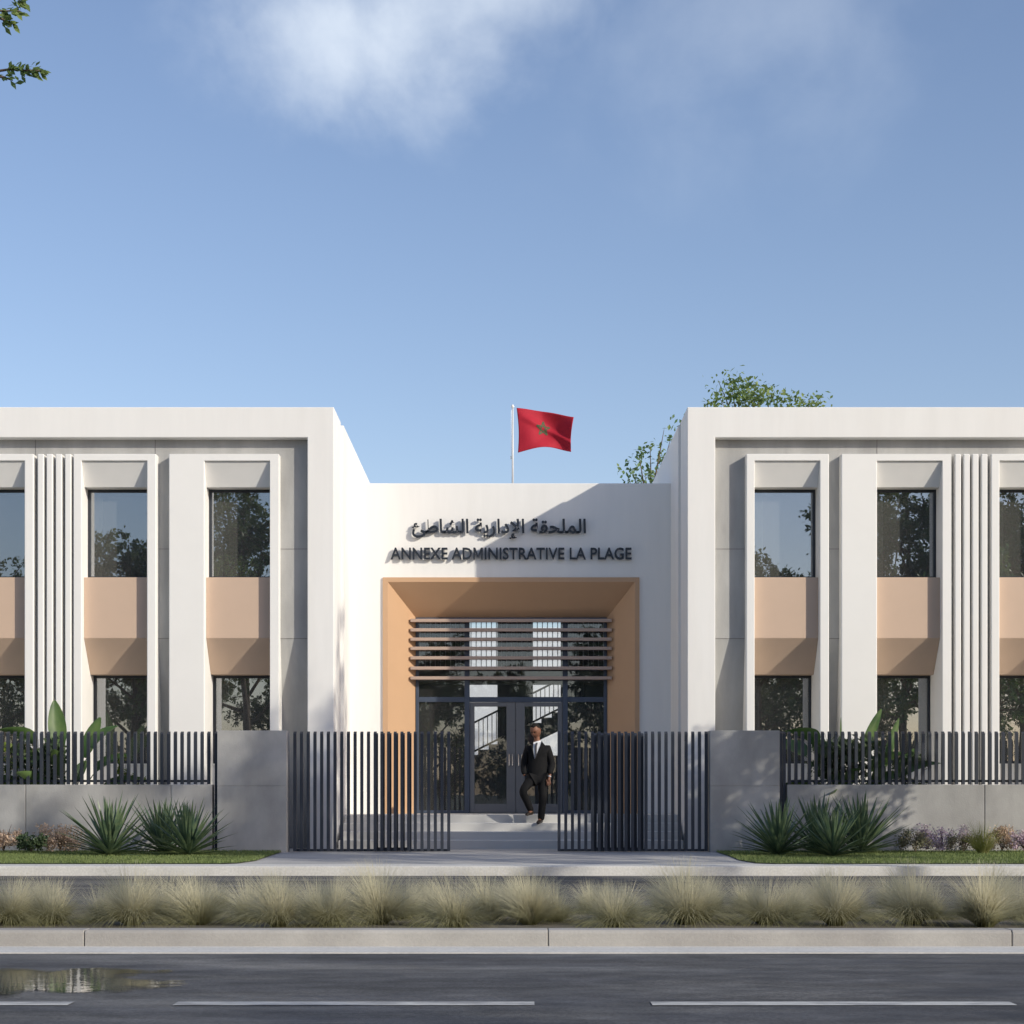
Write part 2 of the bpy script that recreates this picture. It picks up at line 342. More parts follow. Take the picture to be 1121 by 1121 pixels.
# wing bodies
YB = 44.0
bx_l = XL+.05; bx_r = XR-.04; ZBd = 7.50
for side in (-1, 1):
    b = MB()
    if side < 0:
        b.box(bx_l-.25, bx_l-.001, DW+1.2, YB, -.05, ZBd)            # side wall to court
        b.box(-XO, -XO+.25, DW+.6, YB, -.05, ZBd)
        b.box(-XO+.25, bx_l-.25, YB-.25, YB, -.05, ZBd)
        b.box(-XO+.25, bx_l-.25, DW+1.2, YB-.25, ZBd-.6, ZBd-.35)      # roof
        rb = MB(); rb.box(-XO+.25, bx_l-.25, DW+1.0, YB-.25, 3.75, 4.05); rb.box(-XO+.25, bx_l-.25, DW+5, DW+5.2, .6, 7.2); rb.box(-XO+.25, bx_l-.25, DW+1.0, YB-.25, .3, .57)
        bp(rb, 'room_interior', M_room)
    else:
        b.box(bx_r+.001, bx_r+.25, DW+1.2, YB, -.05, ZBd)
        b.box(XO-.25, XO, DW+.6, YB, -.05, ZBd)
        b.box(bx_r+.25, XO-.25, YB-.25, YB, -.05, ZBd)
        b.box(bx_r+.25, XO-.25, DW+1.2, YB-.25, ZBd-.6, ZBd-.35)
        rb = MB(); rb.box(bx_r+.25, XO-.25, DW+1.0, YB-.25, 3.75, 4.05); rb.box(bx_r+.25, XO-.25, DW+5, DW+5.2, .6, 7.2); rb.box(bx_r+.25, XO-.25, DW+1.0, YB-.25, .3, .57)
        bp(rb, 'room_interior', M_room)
    bp(b, 'wing_body', M_white)
# window bays: local x=0 at the opening's left edge, y=0 at the wing front
def make_bay(wl):
    root_b = MB(); WdJ = .155; zt = PZ(497, DW); zo = PZ(504.5, DW); dg = .42
    zh = PZ(535, DW+dg)                                # head of the upper window at the glass
    # U shaped surround as one outline
    pts = [(-wl, -.05), (0, -.05), (0, zo), (Wd, zo), (Wd, -.05), (Wd+WdJ, -.05), (Wd+WdJ, zt), (-wl, zt)]
    y0, y1 = -.012, .96
    n = len(pts); vs = [(x, y0, z) for x, z in pts]+[(x, y1, z) for x, z in pts]
    ff = [(0, 1, 2, 7), (2, 3, 6, 7), (3, 4, 5, 6)]
    root_b.add(vs, ff+[tuple(i+n for i in f[::-1]) for f in ff]+[(i, i+n, (i+1) % n+n, (i+1) % n) for i in range(n)])
    bay = root_b.build('window_surround', M_whiteb, BLD, .012)
    def sub(b, name, m, label=None, bevel=0):
        o = b.build(name, m, bay, bevel)
        if label: o['label'] = label
        return o
    e = .002
    b = MB(); zhh = PZ(533.5, DW+.2); b.extr([(.02, zo-e), (.19, zhh), (dg+.1, zhh), (dg+.1, zo-e)], e, Wd-e); sub(b, 'sloped_head', M_head, 'pale grey slope above the upper window')
    # tan spandrel: front face, sloping underside to the lower window head
    zp0 = PZ(632, DW+.15); zp1 = PZ(698.5, DW+.15); zl = PZ(738.5, DW+.6); dl = .84
    b = MB(); b.extr([(.15, zp0), (.15, zp1), (.6, zl), (dl+.1, zl), (dl+.1, zp0)], e, Wd-e); sub(b, 'spandrel_panel', M_tan, 'tan panel between the upper and lower window', .006)
    zs = PZ(836, DW+dl)
    b = MB(); b.box(e, Wd-e, dl-.03, dl+.12, -.05, zs-.03); b.box(e, Wd-e, dl-.06, dl+.12, zs-.03, zs); sub(b, 'window_sill', M_head, 'pale render apron and sill under the lower window')
    dgu = dg
    for (za, zb, dg) in ((zp0+e, zhh-e, dgu), (zs+e, zl-e, dl)):
        b = MB(); t = .045
        b.box(e, Wd-e, dg, dg+.06, zb-t, zb); b.box(e, Wd-e, dg, dg+.06, za, za+t)
        b.box(e, e+t, dg, dg+.06, za+t, zb-t); b.box(Wd-e-t, Wd-e, dg, dg+.06, za+t, zb-t)
        sub(b, 'window_frame', M_dark)
        b = MB(); b.box(e+t, Wd-e-t, dg+.03, dg+.036, za+t, zb-t); sub(b, 'window_pane', M_glassw)
        b = MB()
        xa = e+t+.01
        nfold = 5
        for q in range(nfold): b.extr([(dg+.13+.02*(q % 2), za), (dg+.13+.02*(q % 2), zb), (dg+.15+.02*(q % 2), zb), (dg+.15+.02*(q % 2), za)], xa+q*.033, xa+(q+1)*.033)
        sub(b, 'bright_strip', M_strip)  # pale folds added to imitate the bright reveal strip beside the glass
    return bay
M_glassw = glassmat('tinted_window_glass', .33, (.62, .64, .66))
M_glassd = glassmat('door_glass', .07, (.92, .95, .98), film=.04)
thin = make_bay(9/SW); broad = make_bay(39/SW)
bays = [(thin, 89.5), (thin, -178.5), (thin, -44.5), (broad, 224), (thin, 826), (broad, 960), (thin, 1094), (thin, 1228)]
bname = {89.5: 'second white window surround from the left, beside the fins', -44.5: 'white window surround cut off by the left edge', 224: 'white window surround with a broad left pilaster, on the left wing',
         826: 'narrow white window surround nearest the entrance on the right wing', 960: 'white window surround with a broad left pilaster, on the right wing', 1094: 'white window surround cut off by the right edge'}
used = set()
for proto, px in bays:
    o = proto if proto.name not in used else copy_tree(proto, BLD)
    if o is proto: used.add(proto.name)
    o.location = (PX(px, DW), 0, 0)
    if px in bname: o['label'] = bname[px]
# fins
for px0 in (41.2, 51.0, 61.0, 71.2, 1045.2, 1054.8, 1064.4, 1074.2):
    w = 6.8/SW; X = PX(px0, DW); b = MB()
    b.box(0, w, -.012, .54, -.05, PZ(497, DW)); o = b.build('fin', M_whiteb, BLD, .014); o.location = (X, 0, 0)
# entrance wall
DE = 32.4; ze = PZ(529, DE); xa = PX(383.2, DE); xb = PX(736.4, DE)
P0, P1, PT = PX(419, DE-.035), PX(700, DE-.035), PZ(632, DE-.035)
I0, I1, IT = PX(424.5, DE-.035), PX(695, DE-.035), PZ(637, DE-.035)
DG = 32.95
B0, B1, BT = PX(455, DG), PX(664.5, DG), PZ(676, DG)
ZL = .57
b = MB(); q = .01
pts = [(xa, -.05), (P0+q, -.05), (P0+q, PT-q), (P1-q, PT-q), (P1-q, -.05), (xb, -.05), (xb, ze), (xa, ze)]
n = 8; vs = [(x, DE, z) for x, z in pts]+[(x, DE+.3, z) for x, z in pts]; ff = [(0, 1, 2, 7), (2, 3, 6, 7), (3, 4, 5, 6)]
b.add(vs, ff+[tuple(i+n for i in f[::-1]) for f in ff]+[(i, i+n, (i+1) % n+n, (i+1) % n) for i in range(n)])
bp(b, 'entrance_wall', M_white, bevel=.01)
b = MB(); b.box(xa, xb, DE+.3, 39, ze-.55, ze-.3); b.box(xa, xb, 39, 39.25, ze-.55, ze-.05)
bp(b, 'entrance_roof', M_white)
# groove strip between wing frame and entrance (thin reveal)
# portal
b = MB(); yf = DE-.035
O = [(P0, ZL), (P0, PT), (P1, PT), (P1, ZL)]; I = [(I0, ZL), (I0, IT), (I1, IT), (I1, ZL)]; K = [(B0, ZL), (B0, BT), (B1, BT), (B1, ZL)]
vs = [(x, DE+.05, z) for x, z in O]+[(x, yf, z) for x, z in O]+[(x, yf, z) for x, z in I]+[(x, DG+.02, z) for x, z in K]
fs = []
for i in range(3):
    fs += [(i, i+1, i+5, i+4), (i+4, i+5, i+9, i+8), (i+8, i+9, i+13, i+12)]
b.add(vs, fs)
bp(b, 'entrance_portal', M_portal, label='tan splayed portal around the glazed entrance')
b = MB(); b.box(P0, B0, DG+.03, DG+.2, ZL, ze-.6); b.box(B1, P1, DG+.03, DG+.2, ZL, ze-.6); b.box(B0, B1, DG+.03, DG+.2, BT+.01, ze-.6); b.box(xa, P0, DG+.03, DG+.2, ZL, ze-.6); b.box(P1, xb, DG+.03, DG+.2, ZL, ze-.6)
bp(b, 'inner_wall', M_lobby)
# glazed screen
sc_ = MB(); T = .08; y0, y1 = DG+.0, DG+.08; e = .003
mL0, mL1, mR0, mR1 = [PX(p, DG) for p in (508.5, 514, 616, 621.5)]
zt0, zt1 = PZ(768.5, DG), PZ(763, DG)
sc_.box(B0+e, B0+.06, y0, y1, ZL, BT); sc_.box(B1-.06, B1-e, y0, y1, ZL, BT)
sc_.box(mL0, mL1, y0-.02, y1+.02, ZL, BT); sc_.box(mR0, mR1, y0-.02, y1+.02, ZL, BT)
for a, c in ((B0+.06, mL0), (mL1, mR0), (mR1, B1-.06)):
    sc_.box(a, c, y0, y1, BT-.06, BT); sc_.box(a, c, y0, y1, zt0, zt1)
sc_.box(B0+.06, mL0, y0, y1, ZL, ZL+.06); sc_.box(mR1, B1-.06, y0, y1, ZL, ZL+.06)
screen = bp(sc_, 'glazed_screen', M_blue, bevel=.004)
def pane(x0, x1, z0, z1, parent=screen, yy=DG+.04, name='pane'):
    b = MB(); b.box(x0, x1, yy, yy+.006, z0, z1); return b.build(name, M_glassd, parent)
for a, c in ((B0+.06, mL0), (mL1, mR0), (mR1, B1-.06)): pane(a, c, zt1, BT-.06)
M_glasss = glassmat('sidelight_glass', .17, (.70, .74, .76), film=.07)
for a, c in ((B0+.06, mL0), (mR1, B1-.06)):
    pane(a, c, ZL+.06, zt0).data.materials[0] = M_glasss
xm = PX(564.5, DG)
for a, c, s in ((mL1+.004, xm-.004, 1), (xm+.004, mR0-.004, -1)):
    b = MB(); st = .10 if s > 0 else .18; st2 = .18 if s > 0 else .10; st, st2 = (.09, .17) if s > 0 else (.17, .09)
    zb = ZL+.01; ztp = zt0-.005
    b.box(a, a+st, DG+.01, DG+.07, zb, ztp); b.box(c-st2, c, DG+.01, DG+.07, zb, ztp)
    b.box(a+st, c-st2, DG+.01, DG+.07, zb, zb+.17); b.box(a+st, c-st2, DG+.01, DG+.07, ztp-.08, ztp)
    dr = bp(b, 'door', M_door, bevel=.004, label='%s leaf of the grey glazed double door' % ('left' if s > 0 else 'right'))
    pane(a+st, c-st2, zb+.17, ztp-.08, dr, DG+.04, 'door_pane')
    hx = (c-.085) if s > 0 else (a+.085); z0, z1_ = PZ(838, DG), PZ(826, DG)
    b = MB(); b.tube([(hx-.03, DG+.01, z0), (hx-.03, DG-.05, z0), (hx-.03, DG-.05, z1_), (hx-.03, DG+.01, z1_)], .011, 6)
    b.tube([(hx+.03, DG+.01, z0), (hx+.03, DG-.05, z0), (hx+.03, DG-.05, z1_), (hx+.03, DG+.01, z1_)], .009, 6)
    b.build('door_handle', M_steel, dr)
# louvre screen
b = MB()
for py in (679.5, 689.8, 700, 710, 720.4, 731.6, 742.4):
    d = DG-.10; z = PZ(py, d)
    b.box(PX(449.5, d), PX(669.5, d), d-.07, d+.04, z-.030, z+.030)
bp(b, 'louvre_screen', M_slat, bevel=.004, label='seven brown horizontal slats across the top of the entrance')
# steps
b = MB(); zs = [0, .1425, .285, .4275, .57]; yst = [29.85, 30.2, 30.55, 30.9]
prof = [(yst[0], -.05), (yst[0], zs[1]), (yst[1], zs[1]), (yst[1], zs[2]), (yst[2], zs[2]), (yst[2], zs[3]), (yst[3], zs[3]), (yst[3], zs[4]), (DG+.0, zs[4]), (DG+.0, -.05)]
nn = len(prof); b.extr(prof, XL+.062, XR-.052)
bp(b, 'entrance_steps', M_step, bevel=.008, label='wide pale stone steps up to the entrance')
# lobby floor + back wall with two tall openings
b = MB(); b.box(xa, xb, DG+.2, 39.2, .3, .565)
DBk = 39.0; ox = [PX(514, DBk), PX(544.5, DBk), PX(583.5, DBk), PX(614, DBk)]; oz0 = PZ(827, DBk)
b.box(xa, ox[0], DBk, DBk+.2, .565, ze-.6); b.box(ox[1], ox[2], DBk, DBk+.2, .565, ze-.6); b.box(ox[3], xb, DBk, DBk+.2, .565, ze-.6)
b.box(ox[0], ox[1], DBk, DBk+.2, .565, oz0); b.box(ox[2], ox[3], DBk, DBk+.2, .565, oz0)
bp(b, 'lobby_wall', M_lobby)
# staircase silhouette
b = MB(); ds = 38.0
def S(px, py): return (PX(px, ds), PZ(py, ds))
x0s, z0s = S(500, 838); x1s, z1s = S(640, 768); ns = 12
pr = [(x0s, z0s-.3)]
for i in range(ns):
    xx = x0s+(x1s-x0s)*i/ns; zz = z0s+(z1s-z0s)*(i+1)/ns; pr += [(xx, zz), (x0s+(x1s-x0s)*(i+1)/ns, zz)]
pr += [(x1s, z1s-.35)]
n = len(pr); vs = [(x, ds, z) for x, z in pr]+[(x, ds+.9, z) for x, z in pr]
fs = []
# build as strips to avoid concave ngon
for i in range(ns):
    xx0 = x0s+(x1s-x0s)*i/ns; xx1 = x0s+(x1s-x0s)*(i+1)/ns; zt_ = z0s+(z1s-z0s)*(i+1)/ns
    zb0 = z0s-.3+(z1s-.05-z0s)*i/ns; zb1 = z0s-.3+(z1s-.05-z0s)*(i+1)/ns
    b.add([(xx0, ds, zb0), (xx1, ds, zb1), (xx1, ds, zt_), (xx0, ds, zt_), (xx0, ds+.9, zb0), (xx1, ds+.9, zb1), (xx1, ds+.9, zt_), (xx0, ds+.9, zt_)],
          [(0, 1, 2, 3), (7, 6, 5, 4), (3, 2, 6, 7), (0, 4, 5, 1), (0, 3, 7, 4), (1, 5, 6, 2)])
stair = bp(b, 'staircase', M_lobby, label='indoor staircase seen through the door glass')
b = MB()
for off in (.75, .12): b.tube([(x0s, ds+.02, z0s+off), (x1s, ds+.02, z1s+off)], .022, 6)
for i in range(30):
    t = i/29; x = x0s+(x1s-x0s)*t; z = z0s+(z1s-z0s)*t; b.tube([(x, ds+.02, z+.1), (x, ds+.02, z+.75)], .010, 5)
b.build('handrail', M_dark, stair)
b = MB(); dm = 37.4; b.box(xa, xb, dm, 38.9, PZ(745, dm), PZ(733, dm)); b.box(xa, xb, dm-.01, dm, PZ(748, dm), PZ(731, dm))
mez = bp(b, 'gallery_floor', M_lobby)
b = MB(); b.tube([(xa, dm+.05, PZ(690, dm)), (xb, dm+.05, PZ(690, dm))], .02, 6)
x = xa+.05
while x < xb:
    b.tube([(x, dm+.05, PZ(732, dm)), (x, dm+.05, PZ(676, dm))], .010, 5); x += .11
b.build('balustrade', M_pole, mez)
# white wall added far behind so the lobby's back openings look bright
b = MB(); b.box(-5, 5, 56, 56.3, -.05, 6.3)
tag(b.build('bright_backdrop_wall', M_white, bevel=.02), 'added white wall that brightens the openings behind the lobby staircase', 'wall')
# ---------------------------------------------------------------- lettering
def islands(me):
    b = bmesh.new(); b.from_mesh(me); bmesh.ops.remove_doubles(b, verts=b.verts, dist=1e-5)
    seen = set(); out = []
    for v in b.verts:
        if v.index in seen: continue
        st = [v]; seen.add(v.index); comp = []
        while st:
            a = st.pop(); comp.append(a)
            for e_ in a.link_edges:
                o_ = e_.other_vert(a)
                if o_.index not in seen: seen.add(o_.index); st.append(o_)
        idx = {a.index: i for i, a in enumerate(comp)}
        fs = [tuple(idx[w.index] for w in f.verts) for f in {f for a in comp for f in a.link_faces}]
        out.append(([tuple(a.co) for a in comp], fs))
    b.free(); return out
def text_mesh(s, extrude, offset, spacing=1.0):
    c = bpy.data.curves.new('lettering', 'FONT'); c.body = s; c.extrude = extrude; c.offset = offset; c.resolution_u = 3; c.size = 1; c.space_character = spacing
    o = bpy.data.objects.new('lettering_tmp', c); C.objects.link(o)
    dg = bpy.context.evaluated_depsgraph_get(); me = bpy.data.meshes.new_from_object(o.evaluated_get(dg)); bpy.data.objects.remove(o); return me
def sign(name, s, px0, px1, py0, py1, label, split, spacing=1.0, offset=.012):
    isl = islands(text_mesh(s, .5, offset, spacing))
    if split:                                  # the font's M fills in when emboldened: rebuild it from four strokes
        isl.sort(key=lambda i: (min(p[0] for p in i[0])+max(p[0] for p in i[0]))/2); chars = s.replace(' ', '')
        for i_, ch in enumerate(chars[:len(isl)]):
            if ch != 'M': continue
            P_ = isl[i_][0]; mx0, mx1, my0, my1 = min(p[0] for p in P_), max(p[0] for p in P_), min(p[1] for p in P_), max(p[1] for p in P_); t_ = .115; cx_ = (mx0+mx1)/2; mb = MB()
            def pr_(pts, zz):
                n_ = len(pts); mb.add([(x, y, -zz) for x, y in pts]+[(x, y, zz) for x, y in pts], [tuple(range(n_-1, -1, -1)), tuple(range(n_, 2*n_))]+[(q, (q+1) % n_, (q+1) % n_+n_, q+n_) for q in range(n_)])
            pr_([(mx0, my0), (mx0+t_, my0), (mx0+t_, my1), (mx0, my1)], .5); pr_([(mx1-t_, my0), (mx1, my0), (mx1, my1), (mx1-t_, my1)], .5)
            pr_([(mx0+.01, my1-.006), (cx_-.05, my0+.13), (cx_+.05, my0+.13), (mx0+t_+.03, my1-.006)], .47); pr_([(mx1-.01, my1-.009), (mx1-t_-.03, my1-.009), (cx_-.048, my0+.135), (cx_+.048, my0+.135)], .45)
            isl[i_] = (mb.v, mb.f)
    av = [p for vs, fs in isl for p in vs]; X0 = min(p[0] for p in av); X1 = max(p[0] for p in av); Y0 = min(p[1] for p in av); Y1 = max(p[1] for p in av)
    d = DE-.09; wx0, wx1 = PX(px0, d), PX(px1, d); wz0, wz1 = PZ(py1, d), PZ(py0, d)
    sx = (wx1-wx0)/(X1-X0); sz = (wz1-wz0)/(Y1-Y0)
    root = empty(name, (wx0, DE, wz0)); tag(root, label, 'sign')
    isl = [([((p[0]-X0)*sx, -.065+p[2]*.045, (p[1]-Y0)*sz) for p in vs], fs) for vs, fs in isl]
    if split:
        groups = [[i] for i in isl]
    else:
        # words: cluster islands by x gaps
        isl.sort(key=lambda i: min(p[0] for p in i[0])); groups = []; mx = -9
        gap = split_gap
        for i in isl:
            a = min(p[0] for p in i[0]); c = max(p[0] for p in i[0])
            if a-mx > gap: groups.append([])
            groups[-1].append(i); mx = max(mx, c)
    groups.sort(key=lambda g_: min(p[0] for p in g_[0][0]))
    for g_ in groups:
        b = MB()
        for vs, fs in g_: b.add(vs, fs)
        allp = [p for i in g_ for p in i[0]]; cx = sum(p[0] for p in allp)/len(allp); q_ = min(allp, key=lambda p: abs(p[0]-cx)+abs(p[2]-(wz1-wz0)*.5))
        b.tube([(q_[0], -.045, q_[2]), (q_[0], .003, q_[2])], .004, 5)
        b.build('letter' if split else 'word', M_let, root)
split_gap = .05
sign('latin_lettering', 'ANNEXE ADMINISTRATIVE LA PLAGE', 427.5, 691.5, 599.3, 612.4, 'raised black Latin capitals reading ANNEXE ADMINISTRATIVE LA PLAGE above the portal', True, 1.02, .016)
AR = ''.join(map(chr, [0xFE8D, 0xFEDF, 0xFEE4, 0xFEE0, 0xFEA4, 0xFED8, 0xFE94]))+' '+''.join(map(chr, [0xFE8D, 0xFEF9, 0xFEA9, 0xFE8D, 0xFEAD, 0xFEF3, 0xFE94]))+' '+''.join(map(chr, [0xFE8D, 0xFEDF, 0xFEB8, 0xFE8E, 0xFEC3, 0xFE8A]))
sign('arabic_lettering', AR[::-1], 450.5, 641.5, 567.5, 590, 'raised black Arabic lettering, the upper line of the sign above the portal', False, 1.0, .018)
# ---------------------------------------------------------------- flagpole + flag
dp = 32.9; xp = PX(561.3, dp)
M_flag = leafmat('red_cloth', (.50, .028, .05), (.46, .022, .045), .22, .7, 2, .2)
M_star = mat('green_cloth', (.06, .085, .04), .7, .05, 4)
r = empty('flagpole', (xp, dp, ze-.3)); tag(r, 'slim pale flagpole rising from the roof over the entrance', 'flagpole')
zt = PZ(447, dp)-(ze-.3)
b = MB(); b.tube([(0, 0, 0), (0, 0, zt)], [.022, .016], 10); b.tube([(0, 0, .0), (0, 0, .35)], .035, 10); b.build('pole', M_pole, r, smooth=True)
b = MB(); b.tube([(0, 0, zt), (0, 0, zt+.03), (0, 0, zt+.06), (0, 0, zt+.075)], [.02, .032, .022, .004], 10); b.build('finial', M_white, r, smooth=True)
b = MB(); zc = PZ(501, dp)-(ze-.3); b.box(-.045, -.018, -.02, .02, zc-.03, zc+.03); b.tube([(-.028, 0, zc), (-.028, 0, zt-.03)], .003, 5); b.build('halyard_cleat', M_steel, r)
def fl(u, v):            # u along fly, v down the hoist; corner positions measured in the photo
    tl, tr, bl, br = (565.5, 446.5), (628, 457.3), (567, 495.5), (625.5, 493)
    px = (1-u)*((1-v)*tl[0]+v*bl[0])+u*((1-v)*tr[0]+v*br[0]); py = (1-u)*((1-v)*tl[1]+v*bl[1])+u*((1-v)*tr[1]+v*br[1])
    s_ = math.sin(math.pi*u)
    py += -2.3*s_*(1-v)-5.0*math.sin(math.pi*u**1.15)*v; px += 1.5*math.sin(math.pi*v)*(1-u)-1.5*math.sin(math.pi*v)*u
    ph = u*4.6-v*2.6
    y = .10*math.sin(ph)*min(1, u*2.2)+.045*math.sin(9*u+6*v)*u+.10*u*math.sin(math.pi*u*.9)
    y += -.05*math.exp(-((v-.15-u*.62)/.09)**2)*min(1, u*4)
    return (PX(px, dp)-xp, y, PZ(py, dp)-zbase)
zbase = ze-.3
fo = empty('flag', (xp, dp, zbase)); tag(fo, 'red flag with a green star outline flying from the roof pole', 'flag')
b = MB(); nu, nv = 44, 30
vs = [fl(i/nu, j/nv) for j in range(nv+1) for i in range(nu+1)]
b.add(vs, [(j*(nu+1)+i, j*(nu+1)+i+1, (j+1)*(nu+1)+i+1, (j+1)*(nu+1)+i) for j in range(nv) for i in range(nu)])
fc = b.build('cloth', M_flag, fo, smooth=True, fix=False); sm = fc.modifiers.new('thick', 'SOLIDIFY'); sm.thickness = .004; sm.offset = 0
b = MB(); R_ = .20; st = [(.47+R_*.66*math.sin(2*math.pi*i*2/5), .47-R_*math.cos(2*math.pi*i*2/5)) for i in range(5)]
for yo in (-.008, .008):
    for i in range(5):
        a, c = st[i], st[(i+1) % 5]; dx, dy = c[0]-a[0], c[1]-a[1]; ln = math.hypot(dx, dy); nx, ny = -dy/ln*.014, dx/ln*.019
        m_ = 10; vv = []
        for t in range(m_+1):
            u, v = a[0]+dx*t/m_, a[1]+dy*t/m_
            for sg in (-1, 1):
                p = fl(u+nx*sg, v+ny*sg); vv.append((p[0], p[1]+yo+i*.0004, p[2]))
        b.add(vv, [(2*t, 2*t+1, 2*t+3, 2*t+2) for t in range(m_)])
b.build('star', M_star, fo, fix=False)
# ---------------------------------------------------------------- walls, pillars, fences, gates
DF = 28.06
def T_(px): return PX(px, DF)
zw = PZ(859, DF); zf = PZ(800.5, DF)
def lowwall(x0, x1, joints, label):
    b = MB(); xs_ = [x0]+joints+[x1]
    for a, c in zip(xs_[:-1], xs_[1:]): b.box(a+.005, c-.005, DF, DF+.22, -.05, zw)
    b.box(x0+.02, x1-.02, DF+.02, DF+.20, -.05, zw-.02)
    return tag(b.build('low_wall', M_wall, bevel=.008), label, 'wall')
lowwall(-12, T_(232.5), [T_(p) for p in (-290, -131, 28, 187)], 'low grey concrete garden wall under the fence left of the gateway')
lowwall(T_(861.5), 12, [T_(p) for p in (1078, 1237, 1396)], 'low grey concrete garden wall under the fence right of the gateway')
def pillar(p0, p1, label):
    b = MB(); zj = PZ(860.5, DF); x0, x1 = T_(p0), T_(p1)
    b.box(x0, x1, DF-.06, DF+.35, -.05, zj-.0025); b.box(x0, x1, DF-.06, DF+.35, zj+.0025, zf+.01); b.box(x0+.01, x1-.01, DF-.052, DF+.34, 0, zf-.05)
    return tag(b.build('gate_pillar', M_wall, bevel=.004), label, 'pillar')
pillar(238.5, 314, 'wide grey concrete pillar at the left end of the gate'); pillar(777, 853, 'wide grey concrete pillar at the right end of the gate')
BW = 3.3*DF/F
bar_cache = {}
def bar_mesh(h):
    k_ = round(h, 3)
    if k_ not in bar_cache:
        b = MB(); w = BW/2; d2 = .03
        b.extr([(-d2, 0), (d2, 0), (d2, h), (-d2, h-.035)], -w, w)
        bar_cache[k_] = b.mesh('bar', M_bar, fix=True)
    return bar_cache[k_]
def bars(root, xs_, z0, z1, y=0, step_y=0):
    me = bar_mesh(z1-z0); ref = root.location
    for x in xs_:
        o = bpy.data.objects.new('bar', me); C.objects.link(o); o.parent = root; o.location = (x-ref.x, y, z0-ref.z)
def fence(name, p0, p1, ref, z0, z1, label, cat, rails, y0=DF+.1, pitch=7.32, extra=None):
    root = empty(name, (T_(p0), y0, 0)); tag(root, label, cat)
    xs_ = []; p = ref-math.floor((ref-p0)/pitch)*pitch
    while p <= p1+.01: xs_.append(PX(p, y0)); p += pitch
    bars(root, xs_, z0, z1)
    b = MB()
    for zr in rails: b.box(xs_[0]-root.location.x, xs_[-1]-root.location.x, .033, .06, zr-.018, zr+.018)
    b.build('rail', M_bar, root)
    if extra: bars(root, [T_(p) for p in extra[0]], extra[1], z1)
    return root
fence('railing', -120, 231.5, 111.5, zw+.005, zf, 'dark vertical bar railing standing on the left low wall', 'railing', [zw+.06], extra=([235.9], .01))
fence('railing', 863.0, 1240, 893.2, zw+.005, zf, 'dark vertical bar railing standing on the right low wall', 'railing', [zw+.06], extra=([855.6, 859.4], .01))
fence('gate_railing', 317, 492, 403.4, .015, zf, 'tall dark slatted gate screen left of the opening, next to the left pillar', 'gate', [.03])
fence('gate_railing', 612, 776, 612, .015, zf, 'tall dark slatted gate screen right of the opening, next to the right pillar', 'gate', [.03])
fence('sliding_gate', 409, 456, 412.2, .03, zf-.02, 'dark sliding gate leaf stacked behind the left slatted screen', 'gate', [.05], y0=DF+.26)
fence('sliding_gate', 648, 703, 651.6, .03, zf-.02, 'dark sliding gate leaf stacked behind the right slatted screen', 'gate', [.05], y0=DF+.26)
